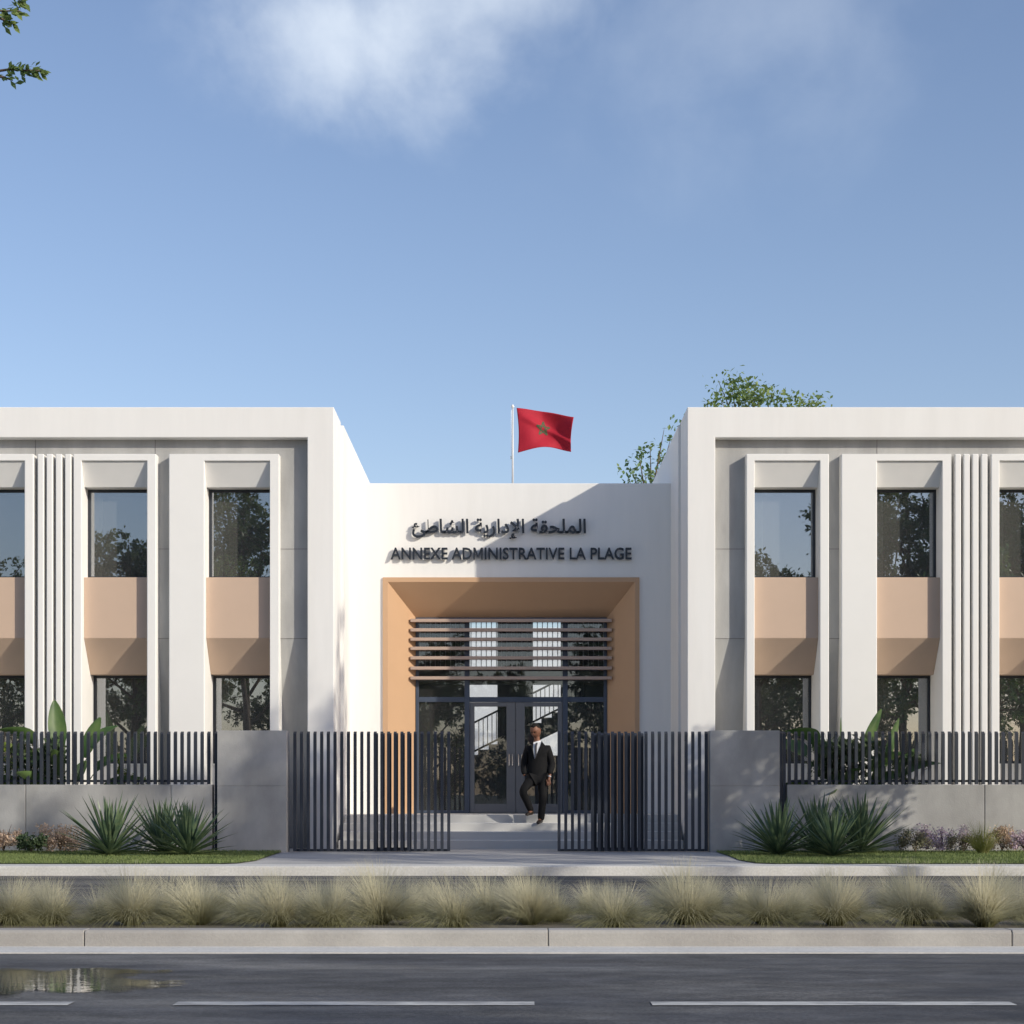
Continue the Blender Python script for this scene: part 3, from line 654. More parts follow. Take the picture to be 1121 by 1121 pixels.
# ================================================================ PLANTS
def leaf_quad(b, p, d, n, ln, w):
    s_ = d.cross(n)
    if s_.length < 1e-4: s_ = Vector((1, 0, 0))
    s_.normalize(); m_ = p+d*ln*.5+n*ln*.06
    b.add([p, m_+s_*w, p+d*ln, m_-s_*w], [(0, 1, 2, 3)])
def rv(r): 
    while True:
        v = Vector((r.uniform(-1, 1), r.uniform(-1, 1), r.uniform(-1, 1)))
        if .1 < v.length < 1: return v.normalized()
def tree_meshes(seed, H, base, R, nl=9, nsec=6, ntw=5, nleaf=40, ls=.09, tr=.14, flat=1.0, clump=.42, leaf_m=None, extra=None):
    r = random.Random(seed); tb = MB(); lb = MB()
    lean = Vector((r.uniform(-.25, .25), r.uniform(-.25, .25), 0)); tops = []
    npt = 7; tp = [Vector((lean.x*(i/npt)**2*H*.25+r.gauss(0, .04), lean.y*(i/npt)**2*H*.25+r.gauss(0, .04), H*.82*i/npt)) for i in range(npt+1)]
    tp[0] = Vector((0, 0, -.15)); tb.tube(tp, [tr*(1.25 if i == 0 else 1)*(1-.8*i/npt) for i in range(npt+1)], 9)
    def twig(p, d, ln, n):
        q = p+d*ln*.5+rv(r)*ln*.08; e = p+d*ln+Vector((0, 0, -ln*.12))
        tb.tube([p, q, e], [.012, .008, .003], 4, cap=False)
        for _ in range(n):
            t = r.uniform(.15, 1.05); c = p.lerp(e, t)+rv(r)*clump*ln*r.random()**.7*.8
            dd = (rv(r)+d*.5+Vector((0, 0, -.15))).normalized(); nn = (rv(r)*.8+Vector((0, 0, .9))).normalized()
            l_ = ls*r.uniform(.65, 1.3); leaf_quad(lb, c, dd, nn, l_, l_*.27)
    for i in range(nl):
        t = (i+.5)/nl; z0 = base*.9+(H*.78-base)*t*.92
        k_ = min(npt-1, int(z0/(H*.82)*npt)); p0 = tp[k_].lerp(tp[k_+1], z0/(H*.82)*npt-k_)
        az = i*2.4+r.uniform(-.5, .5); up = .25+.95*t+r.uniform(-.1, .2)
        prof = math.sqrt(max(.12, 1-(2*max(0, t-.12)/1.0-.62)**2*.8)); ln = R*prof*r.uniform(.75, 1.12)
        d = Vector((math.cos(az), math.sin(az), up*flat)).normalized()
        pts = [p0]; dd = d.copy()
        for j in range(4):
            dd = (dd+rv(r)*.22+Vector((0, 0, .06))).normalized(); pts.append(pts[-1]+dd*ln/4)
        tb.tube(pts, [tr*.42*(1-t*.5)*(1-.22*j) for j in range(5)], 6)
        for s_ in range(nsec):
            u = .30+.70*(s_+r.random())/nsec; kk = min(3, int(u*4)); p = pts[kk].lerp(pts[kk+1], u*4-kk)
            d2 = (dd*.5+rv(r)*.95+Vector((0, 0, .15))).normalized(); l2 = R*r.uniform(.22, .42)
            m_ = p+d2*l2*.5+rv(r)*l2*.1; e = p+d2*l2; tb.tube([p, m_, e], [.028, .018, .01], 5, cap=False)
            for q in range(ntw):
                v = (q+.6)/ntw; pp = (p.lerp(m_, v*2) if v < .5 else m_.lerp(e, v*2-1))
                twig(pp, (d2*.7+rv(r)*.9).normalized(), R*r.uniform(.10, .22), int(nleaf*r.uniform(.6, 1.3)))
    if extra: extra(tb, lb, r, twig)
    return tb.mesh('trunk', M_bark, True, True), lb.mesh('crown', leaf_m)
M_leaf = leafmat('leaf_dark', (.08, .12, .045), (.14, .19, .07), .30, .5, .9)
M_leaf2 = leafmat('leaf_bright', (.26, .33, .09), (.10, .18, .07), .45, .5, 1.5)
M_leaf3 = leafmat('leaf_blue_green', (.08, .17, .09), (.20, .27, .08), .4, .45, 2.0)
def tree(name, meshes, loc, rz, label, group=None, s=1.0):
    o = empty(name, loc, rz); o.scale = (s, s, s); tag(o, label, 'tree', group)
    for nm, me in zip(('trunk', 'crown'), meshes):
        c = bpy.data.objects.new(nm, me); C.objects.link(c); c.parent = o
    return o
tA = tree_meshes(11, 12.0, 3.0, 4.0, 13, 7, 5, 46, .17, .17, leaf_m=M_leaf)
tB = tree_meshes(12, 9.0, 1.2, 3.6, 12, 7, 5, 44, .17, .14, leaf_m=M_leaf)
gb = 'trees standing across the street, mirrored in the windows'
for (x, y, rz, s, m_, lb_) in ((-11.0, -11, .4, 1.30, tA, 'tall tree across the street mirrored in the broad left window'), (-15.9, -12, 2.2, 1.16, tA, 'tree across the street mirrored in the window beside the left fins'),
        (-21.8, -10, 4.0, 1.02, tA, 'tree across the street mirrored in the leftmost window'), (10.4, -12, 1.2, 1.06, tA, 'tree across the street mirrored in the narrow right window'),
        (16.6, -12.5, 3.1, 1.38, tA, 'tallest tree across the street, mirrored in the broad right window'), (21.5, -12, 5.2, 1.36, tA, 'tall tree across the street mirrored in the rightmost window'),
        (-3.6, -12, .9, .95, tB, 'low tree across the street mirrored in the left door'), (4.4, -12.5, 2.9, 1.0, tB, 'low tree across the street mirrored in the right side glass'),
        (-14.5, -15, .2, 1.0, tB, 'bushy low tree mirrored in the lower left windows'), (13.6, -15, 2.2, 1.05, tB, 'bushy low tree mirrored in the lower right windows'), (-8.0, -16, 3.2, 1.0, tB, 'bushy low tree behind the others across the street'), (8.4, -16, 1.7, 1.0, tB, 'bushy low tree mirrored at the right of the portal')):
    tree('tree', m_, (x, y, ZR), rz, lb_, gb, s)
# trees to the right of the view whose shadows fall on the gate, the pillars and the steps
tC = tree_meshes(21, 6.9, 2.2, 2.7, 11, 7, 5, 44, .12, .10, leaf_m=M_leaf3)
tree('street_tree', tC, (9.6, 23.6, 0), .6, 'low leafy tree on the pavement right of the view, shading the right pillar', 'street trees right of the view', 0.92)
tG = tree_meshes(51, 16.2, 8.6, 4.5, 12, 7, 5, 40, .17, .18, leaf_m=M_leaf)
tree('street_tree', tG, (16.9, 14.1, 0), 1.9, 'tallest tree on the planted median right of the view, shading the left pillar', 'street trees right of the view', 1.0)
for i in range(11):
    tree('bush', tB, (-27+i*5.4, -21+(i*7 % 3), ZR), i*1.7, 'dark bush in the planting behind the trees across the street', 'bushes behind the trees across the street', .85)
# tree whose branch tips hang into the top left corner
def tips(tb, lb, r, twig):
    ox, oy = -7.4, 12.3
    def br(pts, n, sp):
        P = [Vector((PX(px, d)-ox, d-oy, PZ(py, d)-0)) for px, py, d in pts]
        tb.tube(P, [.016-.012*i/(len(P)-1) for i in range(len(P))], 5)
        for i in range(n):
            t = r.random()**.8*(len(P)-1); k_ = min(len(P)-2, int(t)); c = P[k_].lerp(P[k_+1], t-k_)
            d = (P[k_+1]-P[k_]).normalized(); dd = (d*.9+rv(r)*.75).normalized()
            l_ = r.uniform(.045, .075); leaf_quad(lb, c+rv(r)*sp*r.random(), dd, (rv(r)*.6+Vector((0, -.8, .5))).normalized(), l_, l_*.26)
    br([(-240, 60, 12.3), (-120, 84, 12.3), (-40, 83, 12.3), (10, 76, 12.3), (30, 77, 12.25), (46, 77.5, 12.2)], 120, .045)
    br([(-20, 82, 12.3), (2, 84, 12.3), (14, 88, 12.3)], 16, .03)
    br([(-260, -30, 12.3), (-130, -22, 12.3), (-50, 2, 12.3), (0, 12, 12.3), (22, 12, 12.3)], 90, .07)
    br([(-30, 4, 12.3), (0, 20, 12.3), (16, 27, 12.3)], 42, .05)
    br([(-90, -20, 12.3), (-20, -14, 12.3), (15, -6, 12.3), (24, 3, 12.3)], 50, .06)
tD = tree_meshes(31, 8.6, 4.9, 2.5, 10, 6, 5, 26, .075, .13, leaf_m=M_leaf2, extra=tips)
tree('street_tree', tD, (-7.4, 12.3, 0), 0, 'tree whose leafy branch tips hang into the top left corner of the sky')
# trees behind the right wing
def tops(tb, lb, r, twig, ox=6.6, oy=47.5, rp_=(822, 500), L_=None):
    def W_(px, py, dy=0): return Vector((PX(px, oy+dy)-ox, dy, PZ(py, oy+dy)))
    root = W_(*rp_)
    for (px, py, dy, n) in L_ or ((800, 418, 0, 70), (815, 424, .5, 90), (788, 436, -.3, 50), (806, 432, .2, 110), (832, 434, -.4, 110), (846, 432, .4, 60), (868, 436, 0, 55), (893, 438, .3, 55), (855, 445, .3, 80), (780, 447, 0, 60), (820, 440, 0, 120), (880, 446, -.3, 70), (786, 416, .3, 16), (826, 421, -.2, 24)):
        e = W_(px, py, dy); m_ = root.lerp(e, .55)+Vector((r.uniform(-.1, .1), 0, -.12)); tb.tube([root, m_, e], [.05, .025, .006], 5, cap=False)
        for _ in range(n):
            c = e+Vector((r.gauss(0, .19), r.gauss(0, .2), r.gauss(-.02, .13))); l_ = r.uniform(.10, .19)
            leaf_quad(lb, c, (rv(r)+Vector((0, 0, -.1))).normalized(), (rv(r)*.8+Vector((.3, -.5, .7))).normalized(), l_, l_*.28)
tE = tree_meshes(41, 11.0, 5.0, 3.6, 11, 6, 5, 20, .17, .16, leaf_m=M_leaf2, extra=tops)
tree('tree', tE, (6.6, 47.5, 0), 0, 'airy bright green tree rising above the right wing roof')
tF = tree_meshes(42, 8.8, 4.5, 1.0, 6, 4, 3, 10, .16, .10, leaf_m=M_leaf3, extra=lambda a_, b_, c_, d_: tops(a_, b_, c_, d_, 3.6, 46.2, (712, 560), [(700, 500, 0, 26), (712, 492, .3, 30), (692, 514, 0, 30), (724, 506, .2, 34), (706, 521, -.2, 44), (688, 524, 0, 14), (717, 519, .3, 34), (734, 481, 0, 18), (746, 460, .1, 10), (731, 492, 0, 12), (727, 470, -.2, 5)]))
tree('tree', tF, (3.6, 46.2, 0), 0, 'small loose tree top showing above the entrance roof beside the right wing')
# ---- spiky rosettes (yucca)
M_yuc = leafmat('yucca_leaf', (.075, .130, .080), (.15, .205, .105), .18, .42, 9, .5)
def yucca_mesh(seed, h, n=74, wd=.032, spread=1.0):
    r = random.Random(seed); b = MB()
    for i in range(n):
        t = i/n; az = i*2.39996+r.uniform(-.2, .2); el = math.radians(88-78*t**.9+r.uniform(-7, 7)); ln = h*(.82+.22*math.sin(math.pi*min(1, t*1.2)))*r.uniform(.85, 1.08)
        d = Vector((math.cos(az)*math.cos(el)*spread, math.sin(az)*math.cos(el)*spread, math.sin(el))).normalized(); s_ = Vector((-math.sin(az), math.cos(az), 0)); u = d.cross(s_)
        if u.z > 0: u = -u
        p = Vector((math.cos(az)*.03, math.sin(az)*.03, .02+.14*h*(1-t))); vs = []; ns = 6
        for j in range(ns+1):
            v = j/ns; w = wd*(.75+.5*v if v < .35 else .925*(1-((v-.35)/.65)**1.7)+.01)
            c = p+d*ln*v+Vector((0, 0, -.10*ln*v*v*math.cos(el)))
            vs += [c+s_*w-u*w*.35, c+u*w*.15, c-s_*w-u*w*.35]
        b.add(vs, [f for j in range(ns) for f in ((3*j, 3*j+1, 3*j+4, 3*j+3), (3*j+1, 3*j+2, 3*j+5, 3*j+4))])
    return b.mesh('leaf_rosette', M_yuc)
YM = [yucca_mesh(1, .86), yucca_mesh(2, .80, 66), yucca_mesh(3, .84, 82)]
YL = [(120, 936, 26.0, 0, .98, 'largest spiky green yucca left of the gateway'), (178, 930, 27.3, 1, .98, 'dark spiky yucca half hidden between the two front yuccas left of the gateway'), (206, 937, 26.0, 2, .90, 'spiky green yucca nearest the left gate pillar'),
      (852, 937, 26.2, 2, .92, 'spiky dark yucca nearest the right gate pillar'), (896, 932, 27.3, 1, 1.02, 'dark spiky yucca at the back of the right clump'), (912, 938, 25.6, 0, .82, 'pale green spiky yucca at the front of the right clump'), (942, 933, 26.9, 2, 1.0, 'large spiky yucca at the right end of the right clump')]
for i, (px, py, d, mi, s, lab) in enumerate(YL):
    o = empty('yucca', (PX(px, d), d, .005), i*1.3); s *= 1.08; o.scale = (s*1.08, s*1.08, s); tag(o, lab, 'yucca', 'spiky yuccas in front of the low walls')
    c = bpy.data.objects.new('leaf_rosette', YM[mi]); C.objects.link(c); c.parent = o
# ---- strelitzia behind the railings
M_str = leafmat('paddle_leaf', (.045, .10, .03), (.12, .19, .06), .25, .35, 3, .5)
def paddle(b, base, az, lean, h, ll, lw, twist=0, droop=.15):
    out = Vector((math.cos(az), math.sin(az), 0)); pts = [base+out*(lean*h*t*t)+Vector((0, 0, h*t*(1-.15*lean*t))) for t in (0, .3, .6, .85, 1)]
    b.tube(pts, [.016, .013, .011, .009, .008], 5)
    d = (pts[-1]-pts[-2]).normalized(); vv_ = Vector((1, .4 if twist >= 0 else -.5, .5 if out.x < 0 else -.5)); s_ = (vv_-d*vv_.dot(d)).normalized(); p = pts[-1]; n = 9; vs = []
    for j in range(n+1):
        t = j/n; w = lw*.5*(math.sin(math.pi*min(1, t*.93+.05))**.62)*(1-.25*t)
        c = p+d*ll*t+out*(droop*ll*t*t)+Vector((0, 0, -droop*1.1*ll*t*t)); nn = d.cross(s_)
        if nn.z < 0: nn = -nn
        e = nn*w*.30
        vs += [c+s_*w+e, c+s_*w*.5+e*.35, c, c-s_*w*.5+e*.35, c-s_*w+e]
    b.add(vs, [(5*j+k_, 5*j+k_+1, 5*j+5+k_+1, 5*j+5+k_) for j in range(n) for k_ in range(4)])
def strelitzia(px, d, specs, label, z0=.12):
    b = MB(); specs = [(a, l, h*1.06, q*1.25, w*1.3, t, r) for a, l, h, q, w, t, r in specs]
    for (az, lean, h, ll, lw, tw, dr) in specs: paddle(b, Vector((math.cos(az)*.04, math.sin(az)*.04, 0)), az, lean, h, ll, lw, tw, dr)
    o = b.build('paddle_plant', M_str, loc=(PX(px, d), d, z0), smooth=True, fix=False); return tag(o, label, 'plant', 'broad leaved plants behind the railings')
r_ = random.Random(7)
strelitzia(73, 28.75, [(2.9, .06, 1.48, .66, .26, .3, .0), (3.3, .28, 1.62, .50, .25, -.9, .45), (.1, .22, 1.55, .50, .17, -.9, .30), (.2, .16, 1.38, .60, .20, 1.1, .06), (3.0, .3, 1.25, .6, .24, .5, .4), (.0, .35, 1.2, .5, .16, -.9, .35), (-.2, .6, .95, .5, .13, -.8, .3), (3.0, .7, 1.0, .5, .20, -1.0, .4), (0, .8, .6, .45, .10, -.8, .3), (-1.6, .25, 1.1, .5, .18, .1, .2), (-2.2, .4, .9, .5, .2, 0, .3), (1.2, .2, 1.0, .4, .16, .6, .2)],
    'paddle leaved plant behind the left railing, in front of the white fins')
strelitzia(921, 28.75, [(.2, .22, 1.42, .68, .17, .9, .0), (3.2, .22, 1.62, .48, .27, -1.2, .55), (2.9, .35, 1.45, .5, .26, .9, .45), (3.0, .12, 1.3, .5, .24, -1.0, .3), (.0, .35, 1.2, .5, .2, .8, .3), (1.5, .0, 1.62, .30, .03, 0, 0), (3.6, .6, .9, .45, .22, -.9, .45), (-.3, .4, .9, .5, .2, -.9, .3), (-1.4, .3, .95, .42, .2, .2, .3), (-1.9, .5, .7, .4, .2, .1, .3)],
    'dark paddle leaved plant behind the right railing, nearest the gateway')
strelitzia(955, 28.8, [(.3, .16, 1.25, .66, .14, .9, .0), (.1, .30, 1.1, .5, .15, .8, .08), (3.1, .2, 1.25, .45, .2, .8, .35), (-.1, .4, 1.15, .45, .14, -.8, .4), (3.1, .4, .95, .45, .2, -1.0, .3), (0, .6, .7, .45, .13, -.9, .35), (-1.5, .25, .95, .4, .2, 0, .25), (1.6, .05, 1.25, .25, .03, 0, 0), (2.6, .5, .7, .4, .17, .8, .3), (-.8, .5, .6, .4, .14, .4, .4)],
    'paddle leaved plant behind the right railing with one upright pale leaf')
# ---- small leafy shrubs
def shrub(name, px, d, rx, h, n, ls, m_, label, cat='shrub', group=None, z0=.05, wide=.34, stems=9, ry=None, seed=0, lift=.1):
    r = random.Random(seed+int(px*7)); b = MB(); sb = MB(); ry = ry or rx*.7
    for i in range(stems):
        a = r.uniform(0, 6.28); e = Vector((math.cos(a)*rx*r.uniform(.3, .85), math.sin(a)*ry*r.uniform(.3, .85), h*r.uniform(.6, .95))); sb.tube([(0, 0, 0), e*.5+Vector((0, 0, h*.08)), e], [.008, .006, .003], 4, cap=False)
    cl = [(Vector((r.uniform(-1, 1)*rx*.8, r.uniform(-1, 1)*ry*.75, h*(r.uniform(.25+lift, .85) if h > .6 else r.uniform(.12, .72)))), r.uniform(.22, .42)*min(rx, h)) for _ in range(22)]
    for i in range(n):
        c, q = r.choice(cl); p = c+rv(r)*q*r.random()**.5
        p.x = max(-rx*1.1, min(rx*1.1, p.x)); p.z = max(.02, min(h*1.03, p.z)); l_ = ls*r.uniform(.6, 1.3)
        leaf_quad(b, p, (rv(r)+Vector((0, 0, .3))).normalized(), (rv(r)+Vector((0, -.4, .6))).normalized(), l_, l_*wide)
    o = empty(name, (PX(px, d), d, z0)); tag(o, label, cat, group); sb.build('stem', M_bark, o, fix=False); b.build('foliage', m_, o, fix=False); return o
M_sh = leafmat('shrub_leaf', (.05, .085, .045), (.10, .14, .06), .3, .5, 5)
M_shy = leafmat('yellow_green_leaf', (.20, .26, .05), (.12, .18, .05), .4, .5, 5)
M_pink = leafmat('blush_flower', (.62, .47, .36), (.50, .38, .27), .3, .8, 6, .1)
M_purp = leafmat('mauve_flower', (.66, .52, .62), (.55, .46, .46), .3, .8, 6, .1)
M_dsh = leafmat('dusky_shrub_leaf', (.24, .21, .16), (.18, .19, .12), .3, .7, 6, .1)
shrub('shrub', 40, 28.8, .50, 2.08, 1200, .10, M_sh, 'loose small leaved shrub behind the left railing, left of the paddle leaved plant', stems=14)
shrub('shrub', 8, 28.9, .3, 2.05, 500, .08, M_shy, 'pale yellow green shrub behind the left railing at the left edge', stems=10)
shrub('shrub', 134, 28.8, .14, 1.78, 420, .07, M_shy, 'slim yellow green sprig behind the left railing under the second window', stems=6)
shrub('shrub', 150, 28.8, .18, 1.42, 420, .07, M_shy, 'short yellow green sprig behind the left railing, right of the taller sprig', stems=6)
shrub('shrub', 930, 28.9, .62, 2.10, 1300, .11, M_sh, 'dark leafy shrub behind the right railing between the paddle leaved plants', stems=16)
shrub('shrub', 992, 28.9, .36, 1.95, 900, .07, M_sh, 'thin dark sprig behind the right railing, right of the paddle leaved plants', stems=10)
shrub('flowering_shrub', 4, 27.2, .28, .44, 1500, .03, M_pink, 'blush pink flowering mound at the left edge of the bed', 'flowers', 'blush flower mounds', ry=.2, wide=.5)
shrub('flowering_shrub', 66, 27.3, .42, .45, 2600, .03, M_pink, 'wide blush pink flowering mound beside the largest left yucca', 'flowers', 'blush flower mounds', ry=.22, wide=.5)
shrub('shrub', 34, 26.8, .24, .30, 900, .05, M_sh, 'small dark green shrub between the two blush flower mounds', ry=.16)
shrub('shrub', 1002, 27.0, .30, .40, 1500, .032, M_dsh, 'dusky brown green shrub right of the right yucca clump', ry=.2)
shrub('flowering_shrub', 1032, 27.4, .45, .40, 2200, .03, M_purp, 'mauve flowering mound by the right low wall', 'flowers', None, ry=.2, wide=.5)
shrub('shrub', 1055, 27.2, .28, .28, 1300, .03, M_dsh, 'dark low shrub between the mauve flowers and the green tuft', ry=.16)
shrub('flowering_shrub', 1097, 27.5, .30, .44, 1500, .03, M_pink, 'pale peach flowering mound at the right end of the bed', 'flowers', None, ry=.2, wide=.5)
shrub('flowering_shrub', 1122, 27.2, .26, .36, 1200, .03, M_purp, 'mauve brown flowering mound cut by the right edge', 'flowers', None, ry=.2, wide=.5)
# ---- grass tufts
def tuft_mesh(seed, h, n, spread, w, m_, curl=.6, z_up=1.0):
    r = random.Random(seed); b = MB()
    for i in range(n):
        az = r.uniform(0, 6.283); tl = r.random()**.75*spread; ln = h*r.uniform(.62, 1.15)*(1+.12*tl)
        o = Vector((math.cos(az), math.sin(az), 0)); side = Vector((-math.sin(az), math.cos(az), 0)); wob = r.uniform(-.12, .12)
        p = o*r.uniform(0, .05)+side*r.uniform(-.03, .03); ns = 5; vs = []
        for j in range(ns+1):
            t = j/ns; a = tl*(.62+curl*t); c = p+(o*math.sin(a)+Vector((0, 0, z_up*math.cos(a)))+side*wob*t)*ln*t
            ww = w*(1-.85*t); q = (side*.7+Vector((1, 0, 0))*.7).normalized(); vs += [c-q*ww, c+q*ww]
        b.add(vs, [(2*j, 2*j+1, 2*j+3, 2*j+2) for j in range(ns)])
    return b.mesh('blades', m_)
def straw(name, c0, c1, h):
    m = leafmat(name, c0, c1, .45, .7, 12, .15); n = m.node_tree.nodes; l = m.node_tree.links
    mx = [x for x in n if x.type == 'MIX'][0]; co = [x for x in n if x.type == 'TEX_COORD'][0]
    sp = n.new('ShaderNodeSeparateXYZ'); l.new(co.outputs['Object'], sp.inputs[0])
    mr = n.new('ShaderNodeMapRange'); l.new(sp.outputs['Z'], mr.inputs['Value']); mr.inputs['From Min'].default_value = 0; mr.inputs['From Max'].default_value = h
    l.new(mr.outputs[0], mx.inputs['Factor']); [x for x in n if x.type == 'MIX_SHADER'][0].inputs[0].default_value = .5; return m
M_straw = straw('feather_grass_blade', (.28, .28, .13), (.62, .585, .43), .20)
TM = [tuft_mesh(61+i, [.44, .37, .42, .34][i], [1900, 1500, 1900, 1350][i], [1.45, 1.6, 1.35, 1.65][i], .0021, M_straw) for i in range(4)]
gt = 'feathery straw coloured grass tufts along the kerb'
spots = [(12, 1), (58, 3), (145, 0), (217, 1), (305, 2), (362, 3), (415, 0), (498, 1), (580, 2), (672, 3), (752, 0), (838, 1), (915, 2), (1000, 0), (1078, 2), (-50, 0), (1165, 1)]
def where(px):
    if px < 0 or px > 1121: return 'just outside the picture on the %s' % ('left' if px < 0 else 'right')
    for a_, t_ in ((30, 'at the left edge'), (80, 'left of the first kerb joint'), (160, 'right of the first kerb joint'), (240, 'below the left yuccas'), (330, 'below the left pillar'), (390, 'below the left end of the gate'), (450, 'below the middle of the left gate screen'), (520, 'below the free end of the left gate screen'),
                   (600, 'beside the middle kerb joint'), (700, 'below the right gate screen'), (770, 'below the right end of the gate'), (870, 'below the right pillar'), (940, 'below the right yuccas'), (1020, 'below the dusky shrub at the right'), (1121, 'left of the last kerb joint at the right')):
        if px <= a_: return t_
rt = random.Random(9); lst = sorted(spots)
for i, (px, mi) in enumerate(lst):
    d = 12.9+rt.uniform(-.1, .25)
    c = tag(bpy.data.objects.new('grass_tuft', TM[mi]), None, 'grass tuft', gt); C.objects.link(c)
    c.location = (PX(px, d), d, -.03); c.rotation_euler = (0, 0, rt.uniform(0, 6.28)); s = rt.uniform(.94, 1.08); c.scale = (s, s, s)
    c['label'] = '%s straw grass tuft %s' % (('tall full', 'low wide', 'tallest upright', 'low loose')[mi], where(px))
back = []
for row, (dd, n_) in enumerate(((13.55, 15), (14.2, 15), (14.8, 12))):
    for i in range(n_):
        px = -60+(i+.5*(row % 2))*1250/n_+rt.uniform(-14, 14); d = dd+rt.uniform(-.18, .2); mi = rt.choice((1, 3, 3))
        c = tag(bpy.data.objects.new('grass_tuft', TM[mi]), 'feathery straw coloured grass tuft in the back rows of the planted median', 'grass tuft', 'grass tufts in the back rows of the median'); C.objects.link(c)
        c.location = (PX(px, d), d, -.03); c.rotation_euler = (0, 0, rt.uniform(0, 6.28)); s = rt.uniform(.8, 1.0)*(1, .95, .85)[row]; c.scale = (s, s, s)
M_tuftg = leafmat('green_tuft_blade', (.20, .22, .06), (.30, .30, .12), .3, .6, 4)
tm = tuft_mesh(90, .50, 420, .95, .004, M_tuftg)
c = bpy.data.objects.new('grass_tuft', tm); C.objects.link(c); c.location = (PX(1076, 26.7), 26.7, .005)
tag(c, 'yellow green upright grass tuft in the bed near the right edge', 'grass tuft')
# ================================================================ PERSON
M_skin = mat('skin', (.20, .090, .055), .55, .05, 20)
M_suit = mat('suit_cloth', (.010, .010, .011), .85, .15, 30, spec=.2)
M_shirt = mat('shirt_cloth', (.75, .75, .76), .8, .02, 20)
M_tie = mat('tie_cloth', (.06, .06, .07), .6, .05, 20)
M_shoe = mat('shoe_leather', (.03, .022, .018), .35, .05, 20)
M_hair = mat('hair', (.008, .007, .006), .9, .1, 60)
DM = 30.62
per = empty('person', (PX(588, DM), DM, .4275)); O_ = Vector(per.location)
tag(per, 'person in a black suit, white shirt and tie stepping down the entrance steps', 'person')
def Q(px, py, y=0.0): return Vector((PX(px, DM)-O_.x, y, PZ(py, DM)-O_.z))
def skin(name, verts, edges, radii, m_, parent=per, sub=2, flat=None):
    me = bpy.data.meshes.new(name); me.from_pydata([tuple(v) for v in verts], edges, []); me.materials.append(m_)
    o = bpy.data.objects.new(name, me); C.objects.link(o); o.parent = parent
    md = o.modifiers.new('skin', 'SKIN'); md.use_smooth_shade = True
    for i, rr in enumerate(radii): me.skin_vertices[0].data[i].radius = rr if isinstance(rr, tuple) else (rr, rr)
    me.skin_vertices[0].data[0].use_root = True
    s_ = o.modifiers.new('sub', 'SUBSURF'); s_.levels = sub; s_.render_levels = sub
    return o
J = dict(pelvis=Q(588, 849, .02), waist=Q(588, 840, .01), chest=Q(587.5, 826, 0), neckb=Q(588.5, 816, .0), neck=Q(588.0, 810.5, -.02), head=Q(587, 803, -.04),
    shl=Q(577, 819.5, .0), ell=Q(573.5, 836, .05), wrl=Q(574, 850, -.02), shr=Q(600.5, 819.5, .0), elr=Q(604.5, 836.5, .05), wrr=Q(601.5, 850, -.06),
    hil=Q(583, 852, 0), knl=Q(571.5, 866.5, -.14), anl=Q(582, 887.5, .0), hir=Q(593.5, 852, .02), knr=Q(594.5, 874, -.02), anr=Q(592, 896.5, .02))
ks = list(J)
E_ = [('pelvis', 'waist'), ('waist', 'chest'), ('chest', 'neckb'), ('neckb', 'neck'), ('neck', 'head'), ('neckb', 'shl'), ('shl', 'ell'), ('ell', 'wrl'), ('neckb', 'shr'), ('shr', 'elr'), ('elr', 'wrr'), ('pelvis', 'hil'), ('hil', 'knl'), ('knl', 'anl'), ('pelvis', 'hir'), ('hir', 'knr'), ('knr', 'anr')]
rad = dict(pelvis=.12, waist=.11, chest=.12, neckb=.05, neck=.055, head=.055, shl=.04, ell=.038, wrl=.026, shr=.04, elr=.038, wrr=.026, hil=.075, knl=.05, anl=.035, hir=.075, knr=.05, anr=.035)
vs = [J[k_] for k_ in ks]; ed = [(ks.index(a), ks.index(c)) for a, c in E_]; rd = [rad[k_] for k_ in ks]
def addchain(start, pts, rs):
    i0 = ks.index(start); prev = i0
    for p, q in zip(pts, rs):
        vs.append(p); rd.append(q); ed.append((prev, len(vs)-1)); prev = len(vs)-1
    return prev
# hand on the right of the picture: palm, four curled fingers and a thumb; root at the wrist
wr = J['wrr']; palm = wr+Vector((-.012, -.012, -.055)); vs.append(palm); rd.append((.030, .018)); ed.append((ks.index('wrr'), len(vs)-1)); pi_ = len(vs)-1
for k_, (dx, ln) in enumerate(((-.030, .075), (-.010, .085), (.010, .080), (.028, .064))):
    a = palm+Vector((dx*.9, -.004, -.035)); c_ = a+Vector((dx*.15, -.012, -ln*.5)); e = c_+Vector((-.004, .012, -ln*.42))
    n0 = len(vs); vs += [a, c_, e]; rd += [.010, .009, .007]; ed += [(pi_, n0), (n0, n0+1), (n0+1, n0+2)]
n0 = len(vs); vs += [palm+Vector((-.035, -.012, -.005)), palm+Vector((-.048, -.022, -.035))]; rd += [.011, .009]; ed += [(pi_, n0), (n0, n0+1)]
# feet inside the shoes
fl_ = J['anl']+Vector((-.055, -.10, -.055)); fr_ = J['anr']+Vector((-.05, -.12, -.065))
addchain('anl', [fl_], [.03]); addchain('anr', [fr_], [.03])
body = skin('body', vs, ed, rd, M_skin)
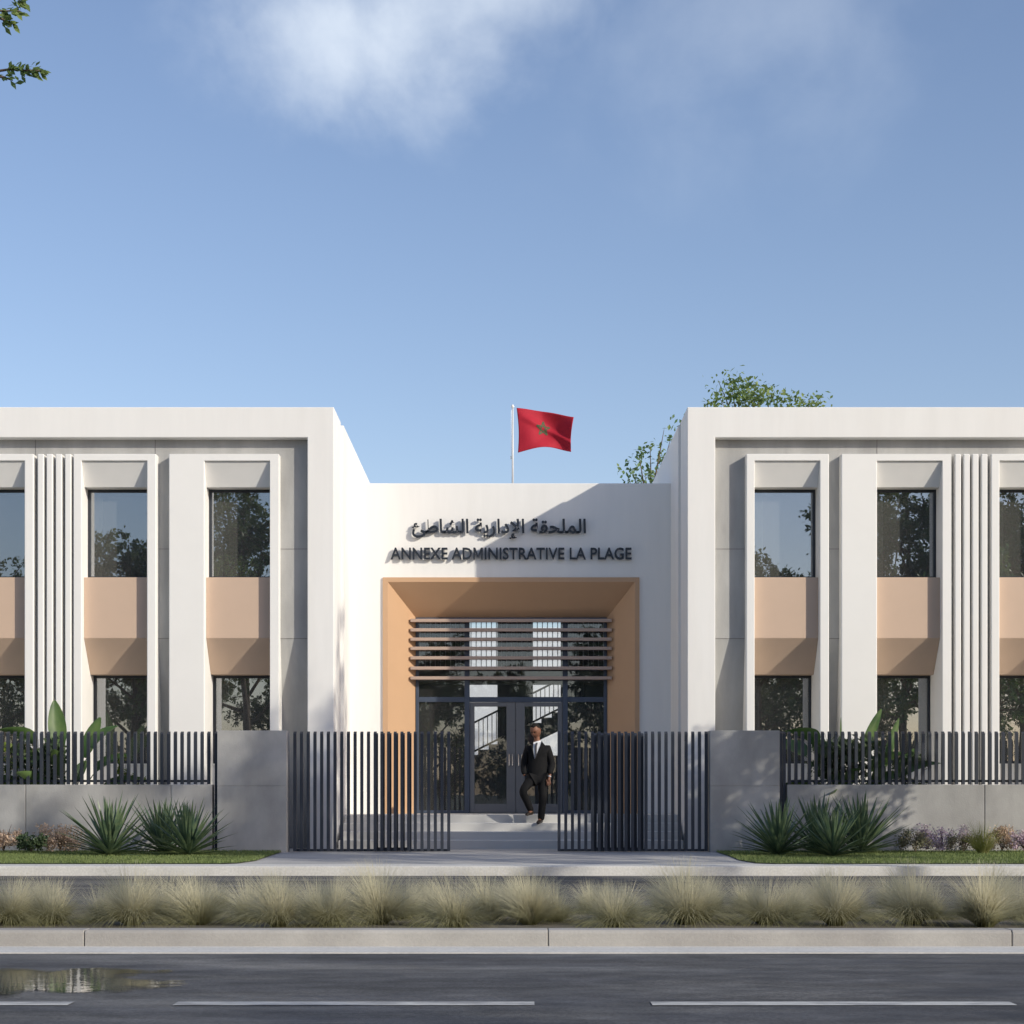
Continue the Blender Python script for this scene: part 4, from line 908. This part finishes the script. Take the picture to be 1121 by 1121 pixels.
# head with a face: shaped from a sphere, turned down to the left of the picture
def head():
    b = bmesh.new(); bmesh.ops.create_icosphere(b, subdivisions=4, radius=1)
    for v in b.verts:
        x, y, z = v.co; f = -y
        X = x*.088; Y = y*.110; Z = z*.136
        if z < -.2: X *= 1-.30*(-z-.2); Y *= 1-.12*(-z-.2)
        if f > 0:
            Y += .010*f if z < .2 else 0
            nose = math.exp(-(x/.16)**2)*math.exp(-((z+.12)/.20)**2)*f; Y -= .022*nose
            for sx in (-1, 1): Y += .012*math.exp(-((x-sx*.36)/.17)**2-((z-.06)/.12)**2)*f
            Y -= .006*math.exp(-((z-.24)/.08)**2)*f
            Y -= .008*math.exp(-(x/.3)**2-((z+.44)/.07)**2)*f; Y += .007*math.exp(-(x/.3)**2-((z+.52)/.03)**2)*f
            Y -= .009*math.exp(-(x/.3)**2-((z+.82)/.15)**2)*f
        if abs(x) > .9: X += math.copysign(.012, x)*math.exp(-((z+.02)/.22)**2-((y-.05)/.25)**2)
        v.co = (X, Y, Z)
    return b
rot = Matrix.Rotation(math.radians(-30), 4, 'Z') @ Matrix.Rotation(math.radians(24), 4, 'X')
hc = Q(586.3, 800.4, -.06)
b_ = head(); b_.transform(Matrix.Translation(hc) @ rot); me = bpy.data.meshes.new('face'); b_.to_mesh(me); b_.free(); me.materials.append(M_skin)
me.polygons.foreach_set('use_smooth', [True]*len(me.polygons)); ho = bpy.data.objects.new('head', me); C.objects.link(ho); ho.parent = per
b_ = bmesh.new(); bmesh.ops.create_icosphere(b_, subdivisions=3, radius=1)
kill = [v for v in b_.verts if v.co.z < .52+.75*max(-1.2, min(.05, -v.co.y-.35))]
bmesh.ops.delete(b_, geom=kill, context='VERTS')
for v in b_.verts: v.co = (v.co.x*.0895, v.co.y*.112+.003, v.co.z*.139)
b_.transform(Matrix.Translation(hc) @ rot); me = bpy.data.meshes.new('hair'); b_.to_mesh(me); b_.free(); me.materials.append(M_hair)
me.polygons.foreach_set('use_smooth', [True]*len(me.polygons)); hr = bpy.data.objects.new('hair', me); C.objects.link(hr); hr.parent = per
sm = hr.modifiers.new('thick', 'SOLIDIFY'); sm.thickness = .004; sm.offset = 1
for sx in (-1, 1):
    b_ = bmesh.new(); bmesh.ops.create_uvsphere(b_, u_segments=10, v_segments=8, radius=.011); b_.transform(Matrix.Translation(hc) @ rot @ Matrix.Translation((sx*.030, -.091, .008)))
    me = bpy.data.meshes.new('eye'); b_.to_mesh(me); b_.free(); me.materials.append(M_hair); o = bpy.data.objects.new('eye', me); C.objects.link(o); o.parent = per
# clothes
def chain(name, pts, rs, m_, edges=None, sub=2):
    ed_ = edges or [(i, i+1) for i in range(len(pts)-1)]; return skin(name, pts, ed_, rs, m_, per, sub)
A = J
jp = [Q(588.5, 838, 0), Q(588.5, 827, -.005), Q(588.7, 818.5, 0), A['shl']+Vector((.02, 0, -.0)), A['ell'], A['wrl']+Vector((0, 0, .02)), A['shr']+Vector((-.02, 0, -.0)), A['elr'], A['wrr']+Vector((0, 0, .03)), Q(588.5, 848, .01), Q(588.5, 857, .01)]
chain('jacket', jp, [(.185, .125), (.20, .135), (.17, .10), .085, .070, .054, .085, .070, .054, (.190, .130), (.192, .128)], M_suit, [(0, 1), (1, 2), (2, 3), (3, 4), (4, 5), (2, 6), (6, 7), (7, 8), (0, 9), (9, 10)])
chain('trousers', [A['pelvis']+Vector((0, 0, .0)), A['hil'], A['knl'], A['knl'].lerp(A['anl'], .5), A['anl']+Vector((0, .01, -.03)), A['hir'], A['knr'], A['knr'].lerp(A['anr'], .5), A['anr']+Vector((0, 0, -.045))],
      [.13, .105, .078, .070, .060, .105, .078, .070, .066], M_suit, [(0, 1), (1, 2), (2, 3), (3, 4), (0, 5), (5, 6), (6, 7), (7, 8)])
def shoe(an, toe):
    m_ = an.lerp(toe, .5); chain('shoe', [an+Vector((.01, .035, -.035)), an+Vector((0, 0, -.035)), m_+Vector((0, 0, -.012)), toe], [.040, (.045, .045), (.042, .036), (.036, .024)], M_shoe)
shoe(A['anl'], A['anl']+Vector((-.10, -.15, -.075))); shoe(A['anr'], A['anr']+Vector((-.06, -.17, -.072)))
# shirt front, collar and cuff, tie, lapels
yc = -.150
def strip(name, pts, m_, th=.006):
    b = MB(); n = len(pts); b.add([p for p in pts]+[p+Vector((0, th, 0)) for p in pts], [tuple(range(n)), tuple(range(2*n-1, n-1, -1))]+[(i, i+n, (i+1) % n+n, (i+1) % n) for i in range(n)]); return b.build(name, m_, per)
strip('shirt', [Q(584.0, 812.5, -.115), Q(592.8, 812, -.115), Q(590.5, 818, -.150), Q(585.2, 831, -.160), Q(583.2, 820, -.150)], M_shirt)
chain('collar', [Q(588.4, 813.8, -.02), Q(588.0, 809.8, -.035)], [(.078, .078), (.068, .068)], M_shirt, sub=2)
strip('tie', [Q(586.3, 813.4, -.158), Q(588.6, 813.4, -.158), Q(587.6, 817, -.164), Q(587.3, 827, -.168), Q(585.4, 831, -.168), Q(585.2, 817, -.164)], M_tie)
strip('lapel', [Q(592.8, 811.5, -.120), Q(596.5, 816, -.135), Q(593, 820, -.155), Q(585.5, 833, -.168), Q(590.3, 819, -.160)], M_suit, .012)
strip('lapel', [Q(583.8, 812, -.120), Q(580.5, 817, -.135), Q(582, 821, -.155), Q(585, 833, -.168), Q(583.4, 820, -.160)], M_suit, .012)
chain('shirt_cuff', [A['wrr']+Vector((.002, .004, .012)), A['wrr']+Vector((-.004, -.004, -.014))], [.040, .038], M_shirt, sub=1)
